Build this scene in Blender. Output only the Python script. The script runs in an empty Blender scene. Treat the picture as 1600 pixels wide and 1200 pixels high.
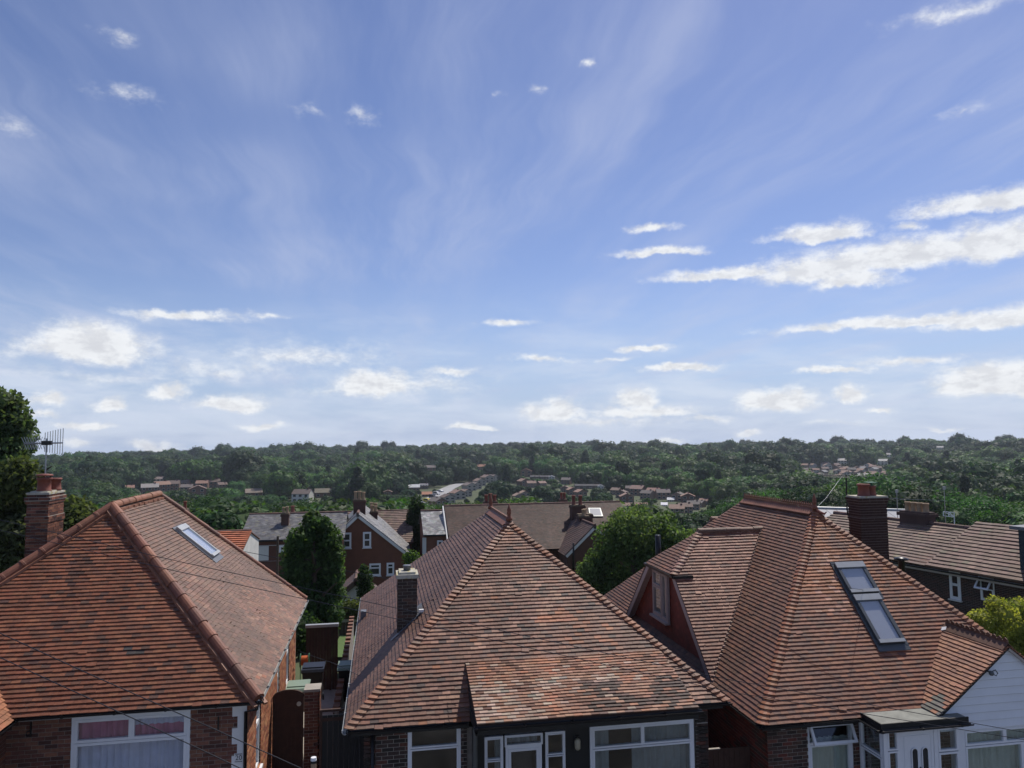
import bpy, bmesh, math, random
import numpy as np
from mathutils import Vector, Matrix, noise
random.seed(7); np.random.seed(7)
R = math.radians
C = bpy.context.scene.collection

# ------------------------------------------------------------------ camera
F = 1150.0; PITCH = R(4.2); YAW = R(10.0); ROLL = R(0.5)
FW = Vector((math.sin(YAW)*math.cos(PITCH), math.cos(YAW)*math.cos(PITCH), math.sin(PITCH)))
RT0 = Vector((math.cos(YAW), -math.sin(YAW), 0)); UP0 = RT0.cross(FW)
cr, sr = math.cos(ROLL), math.sin(ROLL)
RT = RT0*cr - UP0*sr; UP = RT0*sr + UP0*cr
cd = bpy.data.cameras.new('camera'); cam = bpy.data.objects.new('camera', cd); C.objects.link(cam)
cd.sensor_width = 36; cd.lens = F/1600*36; cd.clip_start = .1; cd.clip_end = 20000
cam.matrix_world = Matrix((RT, UP, -FW)).transposed().to_4x4()
S = bpy.context.scene; S.camera = cam
S.render.resolution_x = 1024; S.render.resolution_y = 768

# ------------------------------------------------------------------ light, exposure
SUN_AZ, SUN_EL = 40.0, 54.0          # azimuth from +Y towards +X
S.view_settings.view_transform = 'Standard'; S.view_settings.look = 'None'
S.view_settings.exposure = 0.0; S.view_settings.gamma = 1.0
S.view_settings.use_curve_mapping = False
sl = bpy.data.lights.new('sun', 'SUN'); sl.energy = 4.6; sl.angle = R(0.53); sl.color = (1, .93, .84)
so = bpy.data.objects.new('sun', sl); C.objects.link(so)
sd = Vector((math.sin(R(SUN_AZ))*math.cos(R(SUN_EL)), math.cos(R(SUN_AZ))*math.cos(R(SUN_EL)), math.sin(R(SUN_EL))))
so.rotation_euler = sd.to_track_quat('Z', 'Y').to_euler(); so.location = sd*50

# ------------------------------------------------------------------ pixel helpers (photo 1600x1200)
def ray(px, py):
    return FW + RT*((px-800)/F) + UP*((600-py)/F)
def atY(px, py, Y): d = ray(px, py); return d*(Y/d.y)
def atX(px, py, X): d = ray(px, py); return d*(X/d.x)
def atZ(px, py, Z): d = ray(px, py); return d*(Z/d.z)
def atP(px, py, P, N): d = ray(px, py); P = Vector(P); N = Vector(N); return d*(P.dot(N)/d.dot(N))
def proj(p):
    w = p.dot(FW)
    if w < .1: return (-9999, -9999)
    return (800+p.dot(RT)/w*F, 600-p.dot(UP)/w*F)
def inframe(p, m=0):
    a = proj(p); return -m < a[0] < 1600+m and -m < a[1] < 1200+m

# ------------------------------------------------------------------ world: sky with clouds
def build_world():
    w = bpy.data.worlds.new('World'); S.world = w; w.use_nodes = True
    nt = w.node_tree; nt.nodes.clear(); N = nt.nodes; L = nt.links
    def mth(op, a, b=None, c=None, clamp=False):
        n = N.new('ShaderNodeMath'); n.operation = op; n.use_clamp = clamp
        for i, v in enumerate((a, b, c)):
            if v is None: continue
            if isinstance(v, (int, float)): n.inputs[i].default_value = v
            else: L.new(v, n.inputs[i])
        return n.outputs[0]
    def vm(op, a, b=None):
        n = N.new('ShaderNodeVectorMath'); n.operation = op
        for i, v in enumerate((a, b)):
            if v is None: continue
            if isinstance(v, (tuple, list)): n.inputs[i].default_value = v
            else: L.new(v, n.inputs[i])
        return n.outputs['Value'] if op == 'LENGTH' else n.outputs[0]
    def comb(x, y, z=0.0):
        n = N.new('ShaderNodeCombineXYZ')
        for i, v in enumerate((x, y, z)):
            if isinstance(v, (int, float)): n.inputs[i].default_value = v
            else: L.new(v, n.inputs[i])
        return n.outputs[0]
    def nz(vec, scale, detail, rough=.55, dist=0.0, dim='3D'):
        n = N.new('ShaderNodeTexNoise'); n.noise_dimensions = dim
        n.inputs['Scale'].default_value = scale; n.inputs['Detail'].default_value = detail
        n.inputs['Roughness'].default_value = rough; n.inputs['Distortion'].default_value = dist
        L.new(vec, n.inputs['Vector']); return n
    def sstep(v, a, b, lo=0.0, hi=1.0):
        n = N.new('ShaderNodeMapRange'); n.interpolation_type = 'SMOOTHSTEP'
        L.new(v, n.inputs[0]); n.inputs[1].default_value = a; n.inputs[2].default_value = b
        n.inputs[3].default_value = lo; n.inputs[4].default_value = hi; return n.outputs[0]
    def mixc(f, a, b, mode='MIX'):
        n = N.new('ShaderNodeMix'); n.data_type = 'RGBA'; n.blend_type = mode
        if isinstance(f, (int, float)): n.inputs[0].default_value = f
        else: L.new(f, n.inputs[0])
        for i, v in ((6, a), (7, b)):
            if isinstance(v, tuple): n.inputs[i].default_value = v+(1,)
            else: L.new(v, n.inputs[i])
        return n.outputs[2]
    tc = N.new('ShaderNodeTexCoord'); d = tc.outputs['Generated']
    sp = N.new('ShaderNodeSeparateXYZ'); L.new(d, sp.inputs[0]); x, y, z = sp.outputs
    az = mth('ARCTAN2', x, y); el = mth('ARCSINE', z)
    sky = N.new('ShaderNodeTexSky'); sky.sky_type = 'NISHITA'; sky.sun_disc = False
    sky.sun_elevation = R(SUN_EL); sky.sun_rotation = R(SUN_AZ)
    sky.air_density = 1.0; sky.dust_density = .3; sky.ozone_density = 2.6; sky.altitude = 60
    base = mixc(1.0, sky.outputs[0], (.98, .93, 1.12), 'MULTIPLY')
    base = mixc(sstep(el, -.02, .24, .8, 0), base, (4.5, 6.1, 8.9))
    # --- direction coordinates: flat layer overhead, and (azimuth, elevation)
    zc = mth('MAXIMUM', z, 0.03)
    pl = comb(mth('DIVIDE', x, mth('ADD', zc, .06)), mth('DIVIDE', y, mth('ADD', zc, .06)), 0.0)
    ae = comb(az, el, 0.0)
    # cirrus veils: streaks fanning out, stretched noise with a warp
    warp = nz(pl, .9, 3)
    plw = vm('ADD', pl, vm('MULTIPLY', vm('SUBTRACT', warp.outputs['Color'], (.5, .5, .5)), (.5, .5, 0)))
    mp = N.new('ShaderNodeMapping'); L.new(plw, mp.inputs[0])
    mp.inputs['Rotation'].default_value = (0, 0, R(12)); mp.inputs['Scale'].default_value = (2.0, .30, 1)
    c1 = nz(mp.outputs[0], 1.0, 9, .62); cbig = nz(pl, .55, 3)
    cir = mth('MULTIPLY', sstep(c1.outputs[0], .36, .80), sstep(cbig.outputs[0], .34, .62, .12, 1))
    # --- stratocumulus band low over the hills
    mp2 = N.new('ShaderNodeMapping'); L.new(ae, mp2.inputs[0]); mp2.inputs['Scale'].default_value = (5.5, 24, 1)
    b1 = nz(mp2.outputs[0], 1.0, 9, .58, .25)
    hor = sstep(el, .0, .12, 1, 0)
    band = mth('MULTIPLY', sstep(mth('ADD', b1.outputs[0], mth('MULTIPLY', hor, .12)), .43, .74),
               mth('MULTIPLY', sstep(el, .06, .21, 1, 0), .62))
    # --- cumulus and streaks at their directions
    PUFF = [(145,546,92,44,1.1),(110,540,40,30,1),(175,540,45,34,1),(60,556,130,18,.36),(280,491,100,9,.8),(420,490,40,6,.5),(583,606,76,36,1.05),(530,612,110,12,.4),(265,615,32,22,.9),
        (362,632,60,20,.88),(175,634,26,17,.9),(135,665,46,7,.8),(235,697,42,14,.88),(415,664,45,8,.8),(72,627,34,11,.8),(120,692,25,8,.8),(60,650,46,6,.6),
        (470,555,170,28,.47),(350,578,150,22,.46),(640,600,150,28,.44),(700,580,60,10,.7),(180,590,200,14,.36),
        (1035,397,88,11,.9),(1275,368,85,20,.95),(1420,402,190,36,1),(1560,385,120,42,1),(1290,425,110,30,1),(1130,433,130,15,.9),(1330,440,70,20,.9),(1565,314,130,24,.95),(1430,350,26,9,.6),
        (1420,504,215,13,.95),(1560,502,110,20,.9),(1560,602,95,38,1.05),(1212,630,70,30,.95),(1330,618,27,22,.95),(1000,628,40,32,.92),(868,647,62,26,.88),(1010,645,100,18,.85),(930,660,170,12,.45),
        (740,668,46,9,.85),(1060,572,75,8,.9),(1005,541,52,7,.8),(960,560,40,5,.5),(1310,577,66,7,.8),(1430,562,90,9,.6),(1172,677,30,7,.9),(1040,692,40,6,.8),(1110,655,50,8,.6),(1020,355,46,8,.7),(1372,641,26,5,.7),(1475,668,24,4,.7),(1300,660,90,6,.35),
        (790,506,52,7,.65),(850,560,80,7,.55),(568,181,34,16,.40),(200,150,60,16,.38),(185,58,30,11,.45),(1500,14,130,15,.45),(20,196,36,16,.36),(1500,173,36,11,.36),(480,176,40,12,.3),(845,137,22,8,.35),(920,101,18,9,.45),(772,146,16,5,.35)]
    wn = nz(ae, 17, 7, .62)
    aw = vm('ADD', ae, vm('MULTIPLY', vm('SUBTRACT', wn.outputs['Color'], (.5, .5, .5)), (.074, .033, 0)))
    m1 = None
    for (px, py, rx, ry, wt) in PUFF:
        v = ray(px, py).normalized(); a0 = math.atan2(v.x, v.y); e0 = math.asin(v.z)
        k = 1/F*(math.cos(e0)**0.5)*1.25
        n = N.new('ShaderNodeVectorMath'); n.operation = 'MULTIPLY_ADD'; L.new(aw, n.inputs[0])
        n.inputs[1].default_value = (1/(rx*k), 1/(ry*k), 0); n.inputs[2].default_value = (-a0/(rx*k), -e0/(ry*k), 0)
        o_ = n.outputs[0]
        if wt >= .85 and ry >= 9: o_ = vm('MAXIMUM', o_, vm('MULTIPLY', o_, (1, -1.9, 1)))     # flat base
        q = mth('MULTIPLY_ADD', vm('LENGTH', o_), -wt, wt)
        m1 = q if m1 is None else mth('MAXIMUM', m1, q)
    sc = vm('MULTIPLY', ae, (1, 1.7, 1))
    dn = nz(sc, 36, 10, .69)
    dn2 = nz(vm('ADD', sc, (.004, .012, 0)), 34, 3, .6)      # a little nearer the sun: lit side and shaded side of each billow
    den = mth('ADD', m1, mth('MULTIPLY_ADD', dn.outputs[0], 1.0, -.58))
    cum = mth('MULTIPLY', sstep(den, -.05, .56), sstep(m1, -.02, .55, .30, 1.0))
    relief = mth('SUBTRACT', dn2.outputs[0], dn.outputs[0])
    sh = mth('ADD', sstep(relief, -.14, .16, 1.05, .86), sstep(den, .30, 1.0, .03, -.05))
    white = mixc(1.0, (9.6, 9.8, 10.1), comb(sh, sh, mth('MULTIPLY_ADD', sh, .9, .1)), 'MULTIPLY')
    col = mixc(mth('MULTIPLY', cir, .66), base, (6.4, 7.0, 9.0))
    col = mixc(band, col, (8.0, 8.7, 10.0))
    col = mixc(mth('MULTIPLY', cum, .94), col, white)
    bg = N.new('ShaderNodeBackground'); bg.inputs[1].default_value = .09; L.new(col, bg.inputs[0])
    out = N.new('ShaderNodeOutputWorld'); L.new(bg.outputs[0], out.inputs[0])
build_world()
S.world.cycles.sampling_method = 'MANUAL'; S.world.cycles.sample_map_resolution = 512

# ------------------------------------------------------------------ materials
def nmat(name):
    m = bpy.data.materials.new(name); m.use_nodes = True
    nt = m.node_tree; b = nt.nodes['Principled BSDF']; return m, nt, b
def mat(name, col, rough=.7, var=.25, scale=6.0, bump=.0, attr=False, objrand=0.0, metal=0.0, bscale=None, spec=.4, speck=None, sat=1.0, val=1.0, hue=0.0):
    """procedural surface: colour (or vertex colour 'Col') mottled by two octaves of noise"""
    m, nt, b = nmat(name); N = nt.nodes; L = nt.links
    tc = N.new('ShaderNodeNewGeometry')
    n = N.new('ShaderNodeTexNoise'); n.inputs['Scale'].default_value = scale; n.inputs['Detail'].default_value = 8; n.inputs['Roughness'].default_value = .65
    L.new(tc.outputs['Position'], n.inputs['Vector'])
    mr = N.new('ShaderNodeMapRange'); L.new(n.outputs[0], mr.inputs[0]); mr.inputs[1].default_value = .25; mr.inputs[2].default_value = .75
    mr.inputs[3].default_value = 1-var; mr.inputs[4].default_value = 1+var
    mx = N.new('ShaderNodeMix'); mx.data_type = 'RGBA'; mx.blend_type = 'MULTIPLY'; mx.inputs[0].default_value = 1
    if attr:
        a = N.new('ShaderNodeAttribute'); a.attribute_name = 'Col'; L.new(a.outputs[0], mx.inputs[6])
    else: mx.inputs[6].default_value = (*col, 1)
    L.new(mr.outputs[0], mx.inputs[7]); o = mx.outputs[2]
    if objrand:
        oi = N.new('ShaderNodeObjectInfo'); h = N.new('ShaderNodeHueSaturation')
        m1 = N.new('ShaderNodeMapRange'); L.new(oi.outputs['Random'], m1.inputs[0]); m1.inputs[3].default_value = 1-objrand; m1.inputs[4].default_value = 1+objrand
        m3 = N.new('ShaderNodeMath'); m3.operation = 'MULTIPLY'; L.new(oi.outputs['Random'], m3.inputs[0]); m3.inputs[1].default_value = 7.31
        m4 = N.new('ShaderNodeMath'); m4.operation = 'FRACT'; L.new(m3.outputs[0], m4.inputs[0])
        m5 = N.new('ShaderNodeMapRange'); L.new(m4.outputs[0], m5.inputs[0]); m5.inputs[3].default_value = .485; m5.inputs[4].default_value = .535
        L.new(m1.outputs[0], h.inputs['Value']); L.new(m5.outputs[0], h.inputs['Hue']); L.new(o, h.inputs['Color']); o = h.outputs[0]
    if speck:
        v = N.new('ShaderNodeTexNoise'); v.inputs['Scale'].default_value = speck[1]; v.inputs['Detail'].default_value = 4; L.new(tc.outputs['Position'], v.inputs['Vector'])
        s = N.new('ShaderNodeMapRange'); L.new(v.outputs[0], s.inputs[0]); s.inputs[1].default_value = speck[2]; s.inputs[2].default_value = speck[2]+.08
        s.inputs[4].default_value = speck[3]
        mm = N.new('ShaderNodeMix'); mm.data_type = 'RGBA'; L.new(s.outputs[0], mm.inputs[0]); L.new(o, mm.inputs[6]); mm.inputs[7].default_value = (*speck[0], 1); o = mm.outputs[2]
    if sat != 1 or val != 1:
        hs = N.new('ShaderNodeHueSaturation'); hs.inputs['Saturation'].default_value = sat; hs.inputs['Value'].default_value = val; hs.inputs['Hue'].default_value = .5+hue; L.new(o, hs.inputs['Color']); o = hs.outputs[0]
    L.new(o, b.inputs['Base Color'])
    b.inputs['Roughness'].default_value = rough; b.inputs['Metallic'].default_value = metal; b.inputs['Specular IOR Level'].default_value = spec
    if bump:
        n2 = N.new('ShaderNodeTexNoise'); n2.inputs['Scale'].default_value = bscale or scale*6; n2.inputs['Detail'].default_value = 5
        L.new(tc.outputs['Position'], n2.inputs['Vector'])
        bp = N.new('ShaderNodeBump'); bp.inputs['Strength'].default_value = bump; bp.inputs['Distance'].default_value = .02
        L.new(n2.outputs[0], bp.inputs['Height']); L.new(bp.outputs[0], b.inputs['Normal'])
    return m
def leafmat(name, objrand, trans=.35):
    m = mat(name, (0, 0, 0), .55, .22, .6, attr=True, objrand=objrand, spec=.12)
    nt = m.node_tree; N = nt.nodes; L = nt.links; b = N['Principled BSDF']; out = [n for n in N if n.type == 'OUTPUT_MATERIAL'][0]
    t = N.new('ShaderNodeBsdfTranslucent'); src = b.inputs['Base Color'].links[0].from_socket
    g = N.new('ShaderNodeMix'); g.data_type = 'RGBA'; g.blend_type = 'MULTIPLY'; g.inputs[0].default_value = 1; L.new(src, g.inputs[6]); g.inputs[7].default_value = (1.25, 1.3, .6, 1)
    L.new(g.outputs[2], t.inputs[0])
    x = N.new('ShaderNodeMixShader'); x.inputs[0].default_value = trans; L.new(b.outputs[0], x.inputs[1]); L.new(t.outputs[0], x.inputs[2]); L.new(x.outputs[0], out.inputs[0])
    return m
def glassmat(name, tint=(.9, .93, .93), refl=1.0):
    m, nt, b = nmat(name); N = nt.nodes; L = nt.links; out = [n for n in N if n.type == 'OUTPUT_MATERIAL'][0]; N.remove(b)
    t = N.new('ShaderNodeBsdfTransparent'); t.inputs[0].default_value = (*tint, 1)
    g = N.new('ShaderNodeBsdfGlossy'); g.inputs['Roughness'].default_value = .01; g.inputs[0].default_value = (refl, refl, refl, 1)
    lw = N.new('ShaderNodeLayerWeight'); lw.inputs[0].default_value = .5
    pw = N.new('ShaderNodeMath'); pw.operation = 'POWER'; L.new(lw.outputs['Facing'], pw.inputs[0]); pw.inputs[1].default_value = 4.0
    f = N.new('ShaderNodeMath'); f.operation = 'MULTIPLY_ADD'; L.new(pw.outputs[0], f.inputs[0]); f.inputs[1].default_value = .75; f.inputs[2].default_value = .055
    geo = N.new('ShaderNodeNewGeometry'); nn = N.new('ShaderNodeTexNoise'); nn.inputs['Scale'].default_value = 1.6; nn.inputs['Detail'].default_value = 1; L.new(geo.outputs['Position'], nn.inputs['Vector'])
    bp = N.new('ShaderNodeBump'); bp.inputs['Strength'].default_value = .05; bp.inputs['Distance'].default_value = .05; L.new(nn.outputs[0], bp.inputs['Height']); L.new(bp.outputs[0], g.inputs['Normal'])
    x = N.new('ShaderNodeMixShader'); L.new(f.outputs[0], x.inputs[0]); L.new(t.outputs[0], x.inputs[1]); L.new(g.outputs[0], x.inputs[2]); L.new(x.outputs[0], out.inputs[0])
    return m
MT = {}
MT['tile'] = mat('clay_tile', (0,0,0), .62, .30, 9, .25, attr=True, bscale=70, spec=.35, speck=((.35,.32,.26), 30, .66, .45), sat=1.0, val=.75, hue=.006)
MT['hiptile'] = mat('clay_hip_tile', (0,0,0), .6, .28, 7, .2, attr=True, bscale=50, sat=.97, val=.70, hue=.005)
MT['brick'] = mat('brick', (0,0,0), .85, .3, 14, .4, attr=True, bscale=60, spec=.2, sat=.95, val=.85)
MT['mortar'] = mat('mortar', (.36,.33,.29), .95, .2, 10, .3)
MT['mortar_dark'] = mat('mortar_dirty', (.27,.235,.205), .95, .25, 6, .3)
MT['deck'] = mat('roof_underlay', (.05,.03,.025), .9, .2, 3)
MT['deckred'] = mat('roof_tile_far', (.14,.07,.05), .8, .3, 3)
MT['white'] = mat('white_upvc', (.74,.76,.79), .35, .05, 3)
MT['whitewall'] = mat('white_render', (.72,.72,.72), .8, .1, 2, .15)
MT['whiteboard'] = mat('white_cladding', (.70,.73,.78), .45, .06, 2)
MT['black'] = mat('black_plastic', (.012,.012,.014), .35, .2, 5)
MT['blackpaint'] = mat('black_paint', (.012,.013,.014), .55, .2, 3)
MT['lead'] = mat('lead_flashing', (.13,.14,.16), .5, .3, 5, .1)
MT['greyframe'] = mat('grey_window_metal', (.10,.11,.115), .4, .12, 4, metal=.4)
MT['alu'] = mat('aluminium_flashing', (.42,.43,.42), .4, .1, 4, metal=.5)
MT['glass'] = glassmat('window_glass')
MT['skyglass'] = glassmat('rooflight_glass', (.93,.94,.95))
MT['blind'] = mat('blind_fabric', (.55,.56,.60), .9, .06, 2)
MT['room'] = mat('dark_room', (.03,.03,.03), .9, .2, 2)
MT['net'] = mat('net_curtain', (.66,.66,.82), .9, .12, 5)
MT['pink'] = mat('pink_curtain', (.60,.22,.33), .9, .15, 5)
MT['cream'] = mat('cream_curtain', (.50,.54,.47), .9, .12, 5)
MT['greycurt'] = mat('grey_curtain', (.26,.29,.30), .9, .15, 5)
MT['wood'] = mat('brown_fence_wood', (.06,.030,.021), .8, .3, 6, .3)
MT['redhang'] = mat('red_hung_tile', (0,0,0), .75, .2, 8, .15, attr=True)
MT['barge'] = mat('painted_bargeboard', (.42,.38,.36), .6, .12, 5)
MT['felt'] = mat('mineral_felt', (.23,.235,.21), .95, .3, 4, .4, bscale=90)
MT['conc'] = mat('concrete', (.34,.31,.27), .9, .25, 3, .3)
MT['capstone'] = mat('cement_cap', (.42,.40,.34), .9, .25, 8, .3, speck=((.35,.30,.10), 9, .55, .8))
MT['pot'] = mat('terracotta_pot', (.19,.06,.042), .7, .2, 6, .1)
MT['potbuff'] = mat('buff_chimney_pot', (.34,.24,.15), .8, .25, 6, .1)
MT['metal'] = mat('aerial_metal', (.35,.36,.38), .4, .1, 6, metal=.8)
MT['slate'] = mat('slate_roof', (0,0,0), .6, .3, 3, .15, attr=True)
MT['conctile'] = mat('concrete_tile', (0,0,0), .8, .25, 3, .2, attr=True)
MT['bark'] = mat('bark', (.085,.062,.045), .9, .3, 8, .5)
MT['leaf'] = leafmat('leaf', .0, .48)
MT['leafwood'] = leafmat('leaf_wood', .30)
MT['grass'] = mat('grass', (.06,.075,.03), .95, .45, .12, .3)
MT['lawn'] = mat('lawn', (.07,.12,.03), .95, .25, 2, .3)
MT['asphalt'] = mat('asphalt', (.06,.06,.062), .9, .2, 4, .2)
MT['roadfar'] = mat('pale_road', (.30,.30,.30), .9, .15, .2)
MT['farwhite'] = mat('white_walls', (.62,.62,.60), .8, .12, .6)
MT['farbrick'] = mat('far_brick', (0,0,0), .9, .2, 1.2, attr=True)
MT['farroof'] = mat('far_roof', (0,0,0), .85, .3, 1.5, attr=True)
MT['farglass'] = mat('dark_pane', (.02,.025,.03), .12, .1, 2)
MT['sheet'] = mat('grey_roof_sheet', (.22,.235,.27), .6, .15, .6)
MT['ink'] = mat('black_lettering', (.02,.02,.02), .5, .05, 2)
MT['drive'] = mat('mottled_paving', (.085,.08,.075), .9, .75, 1.1, .3)  # unseen paving, darkened and mottled for its reflection in the windows
MT['copebrick'] = mat('coping_brick', (.20,.10,.065), .9, .3, 9, .3)
MT['greenplast'] = mat('green_plastic', (.05,.16,.08), .45, .1, 3)
MT['binlid'] = mat('pale_green_lid', (.20,.27,.21), .5, .1, 3)
MT['orangeplast'] = mat('orange_hose', (.5,.12,.03), .5, .1, 3)
MT['lampglass'] = mat('frosted_lamp', (.38,.35,.26), .3, .08, 4)
MT['dormerclad'] = mat('dark_blue_cladding', (.018,.035,.05), .6, .15, 2)

# ------------------------------------------------------------------ mesh building
I4 = Matrix.Identity(4)
class MB:
    def __init__(s): s.v = []; s.f = []; s.c = []
    def face(s, pts, col=None):
        i = len(s.v); s.v += [tuple(p) for p in pts]; s.f.append(tuple(range(i, i+len(pts)))); s.c.append(col)
    def raw(s, vs, fs, col=None):
        i = len(s.v); s.v += [tuple(p) for p in vs]
        for f in fs: s.f.append(tuple(a+i for a in f)); s.c.append(col)
    def box(s, x0, x1, y0, y1, z0, z1, M=None, col=None):
        vs = [Vector((x, y, z)) for z in (z0, z1) for y in (y0, y1) for x in (x0, x1)]
        if M: vs = [M @ v for v in vs]
        s.raw(vs, [(0,2,3,1),(4,5,7,6),(0,1,5,4),(2,6,7,3),(0,4,6,2),(1,3,7,5)], col)
    def prism(s, pts, vec, col=None):
        n = len(pts); vec = Vector(vec); a = [Vector(p) for p in pts]; b = [p+vec for p in a]
        fs = [tuple(range(n)), tuple(range(2*n-1, n-1, -1))] + [(i, i+n, (i+1) % n+n, (i+1) % n) for i in range(n)]
        s.raw(a+b, fs, col)
    def tube(s, pts, r, n=8, col=None, caps=True):
        pts = [Vector(p) for p in pts]; rr = r if isinstance(r, (list, tuple)) else [r]*len(pts); rings = []
        for i, p in enumerate(pts):
            d = (pts[min(i+1, len(pts)-1)]-pts[max(i-1, 0)]).normalized()
            a = d.cross(Vector((0, 0, 1)) if abs(d.z) < .95 else Vector((1, 0, 0))).normalized(); b = d.cross(a)
            rings.append([p+(a*math.cos(2*math.pi*k/n)+b*math.sin(2*math.pi*k/n))*rr[i] for k in range(n)])
        vs = [q for g in rings for q in g]; fs = []
        for i in range(len(pts)-1):
            for k in range(n): fs.append((i*n+k, i*n+(k+1) % n, (i+1)*n+(k+1) % n, (i+1)*n+k))
        if caps: fs += [tuple(range(n-1, -1, -1)), tuple(range((len(pts)-1)*n, len(pts)*n))]
        s.raw(vs, fs, col)
    def lathe(s, c, prof, n=14, col=None):
        c = Vector(c); vs = []; fs = []
        for r, z in prof: vs += [c+Vector((r*math.cos(2*math.pi*k/n), r*math.sin(2*math.pi*k/n), z)) for k in range(n)]
        for i in range(len(prof)-1):
            for k in range(n): fs.append((i*n+k, i*n+(k+1) % n, (i+1)*n+(k+1) % n, (i+1)*n+k))
        fs += [tuple(range(n-1, -1, -1)), tuple(range((len(prof)-1)*n, len(prof)*n))]
        s.raw(vs, fs, col)
    def mesh(s, name, m, smooth=False):
        me = bpy.data.meshes.new(name); me.from_pydata(s.v, [], s.f); me.materials.append(MT[m] if isinstance(m, str) else m)
        if any(c is not None for c in s.c):
            at = me.color_attributes.new('Col', 'FLOAT_COLOR', 'CORNER'); arr = []
            for f, c in zip(s.f, s.c): arr += list((*(c or (.3,.3,.3)), 1.0))*len(f)
            at.data.foreach_set('color', arr)
        if smooth: me.polygons.foreach_set('use_smooth', [True]*len(me.polygons))
        return me
    def build(s, name, m, parent=None, smooth=False):
        return link(name, s.mesh(name, m, smooth), parent)
WINV = {}
def link(name, me, parent=None, M=None):
    o = bpy.data.objects.new(name, me); C.objects.link(o)
    if parent:
        o.parent = parent; o.matrix_parent_inverse = WINV.get(parent.name, I4)
    if M is not None: o.matrix_basis = M
    return o
def thing(name, label, cat, loc=(0,0,0), group=None):
    o = bpy.data.objects.new(name, None); C.objects.link(o); o.location = loc; o.empty_display_size = .3
    WINV[o.name] = Matrix.Translation(loc).inverted()
    return tag(o, label, cat, group)
def tag(o, label, cat, group=None):
    o['label'] = label; o['category'] = cat
    if group: o['group'] = group
    return o
def struct(o): o['kind'] = 'structure'; return o
def stuff(o): o['kind'] = 'stuff'; return o
def frame(O, U, Nv):
    """local frame: x along U, y = outward normal, z up the face"""
    U = Vector(U).normalized(); Nv = Vector(Nv).normalized(); W = U.cross(Nv)
    if W.z < 0: W = -W
    M = Matrix((U, Nv, W)).transposed().to_4x4(); M.translation = Vector(O); return M
def jit(c, a=.15): k = 1+random.uniform(-a, a); return tuple(max(0, x*k*(1+random.uniform(-a, a)*.3)) for x in c)
def pick(pal):
    t = random.random()*sum(w for _, w in pal)
    for c, w in pal:
        t -= w
        if t <= 0: return c
    return pal[-1][0]

# ------------------------------------------------------------------ pieces: tiles and bricks that are parts one by one
class Pieces:
    """collects alike pieces; the 300 that show largest become objects, the rest one joined part"""
    def __init__(s, name, stuffname, m, limit=300): s.name = name; s.sn = stuffname; s.m = m; s.full = []; s.mb = MB(); s.limit = limit; s.cache = {}
    def add_full(s, key, M, col, vs, fs, parent, n):
        c = M.translation
        vis = inframe(c) and n.dot(-c) > 0
        s.full.append((0 if vis else 1, c.length, key, M, col, vs, fs, parent))
    def finish(s, owner):
        s.full.sort(key=lambda t: (t[0], t[1])); k = 0
        for i, (nv, d, key, M, col, vs, fs, parent) in enumerate(s.full):
            if nv == 0 and k < s.limit:
                q = tuple(round(x*22)/22 for x in col); kk = (key, q)
                if kk not in s.cache:
                    b = MB(); b.raw(vs, fs, tuple(max(.01, x) for x in col)); s.cache[kk] = b.mesh(s.name, s.m)
                link(s.name, s.cache[kk], parent, M); k += 1
            else:
                s.mb.raw([M @ Vector(v) for v in vs], fs, col)
        if s.mb.f: stuff(s.mb.build(s.sn, s.m, owner))

def clip(poly, P):
    """clip 2-D poly by convex P (counter-clockwise)"""
    out = poly
    for i in range(len(P)):
        a, b = P[i], P[(i+1) % len(P)]; ex, ey = b[0]-a[0], b[1]-a[1]; inp = out; out = []
        if not inp: break
        sd_ = [ex*(q[1]-a[1])-ey*(q[0]-a[0]) for q in inp]
        for j in range(len(inp)):
            p, q = inp[j-1], inp[j]; s0, s1 = sd_[j-1], sd_[j]
            if (s0 >= 0) != (s1 >= 0):
                t = s0/(s0-s1); out.append((p[0]+(q[0]-p[0])*t, p[1]+(q[1]-p[1])*t))
            if s1 >= 0: out.append(q)
    return out
TW, TG, TL, TT = .165, .100, .112, .022
def extr(poly, tg=TG, k=1.0):
    top = lambda y: (.044-.022*y/tg)*k
    n = len(poly); vs = [(x, y, top(y)) for x, y in poly]+[(x, y, top(y)-TT*k) for x, y in poly]
    return vs, [tuple(range(n))]+[(i, i+n, (i+1) % n+n, (i+1) % n) for i in range(n)]
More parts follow.
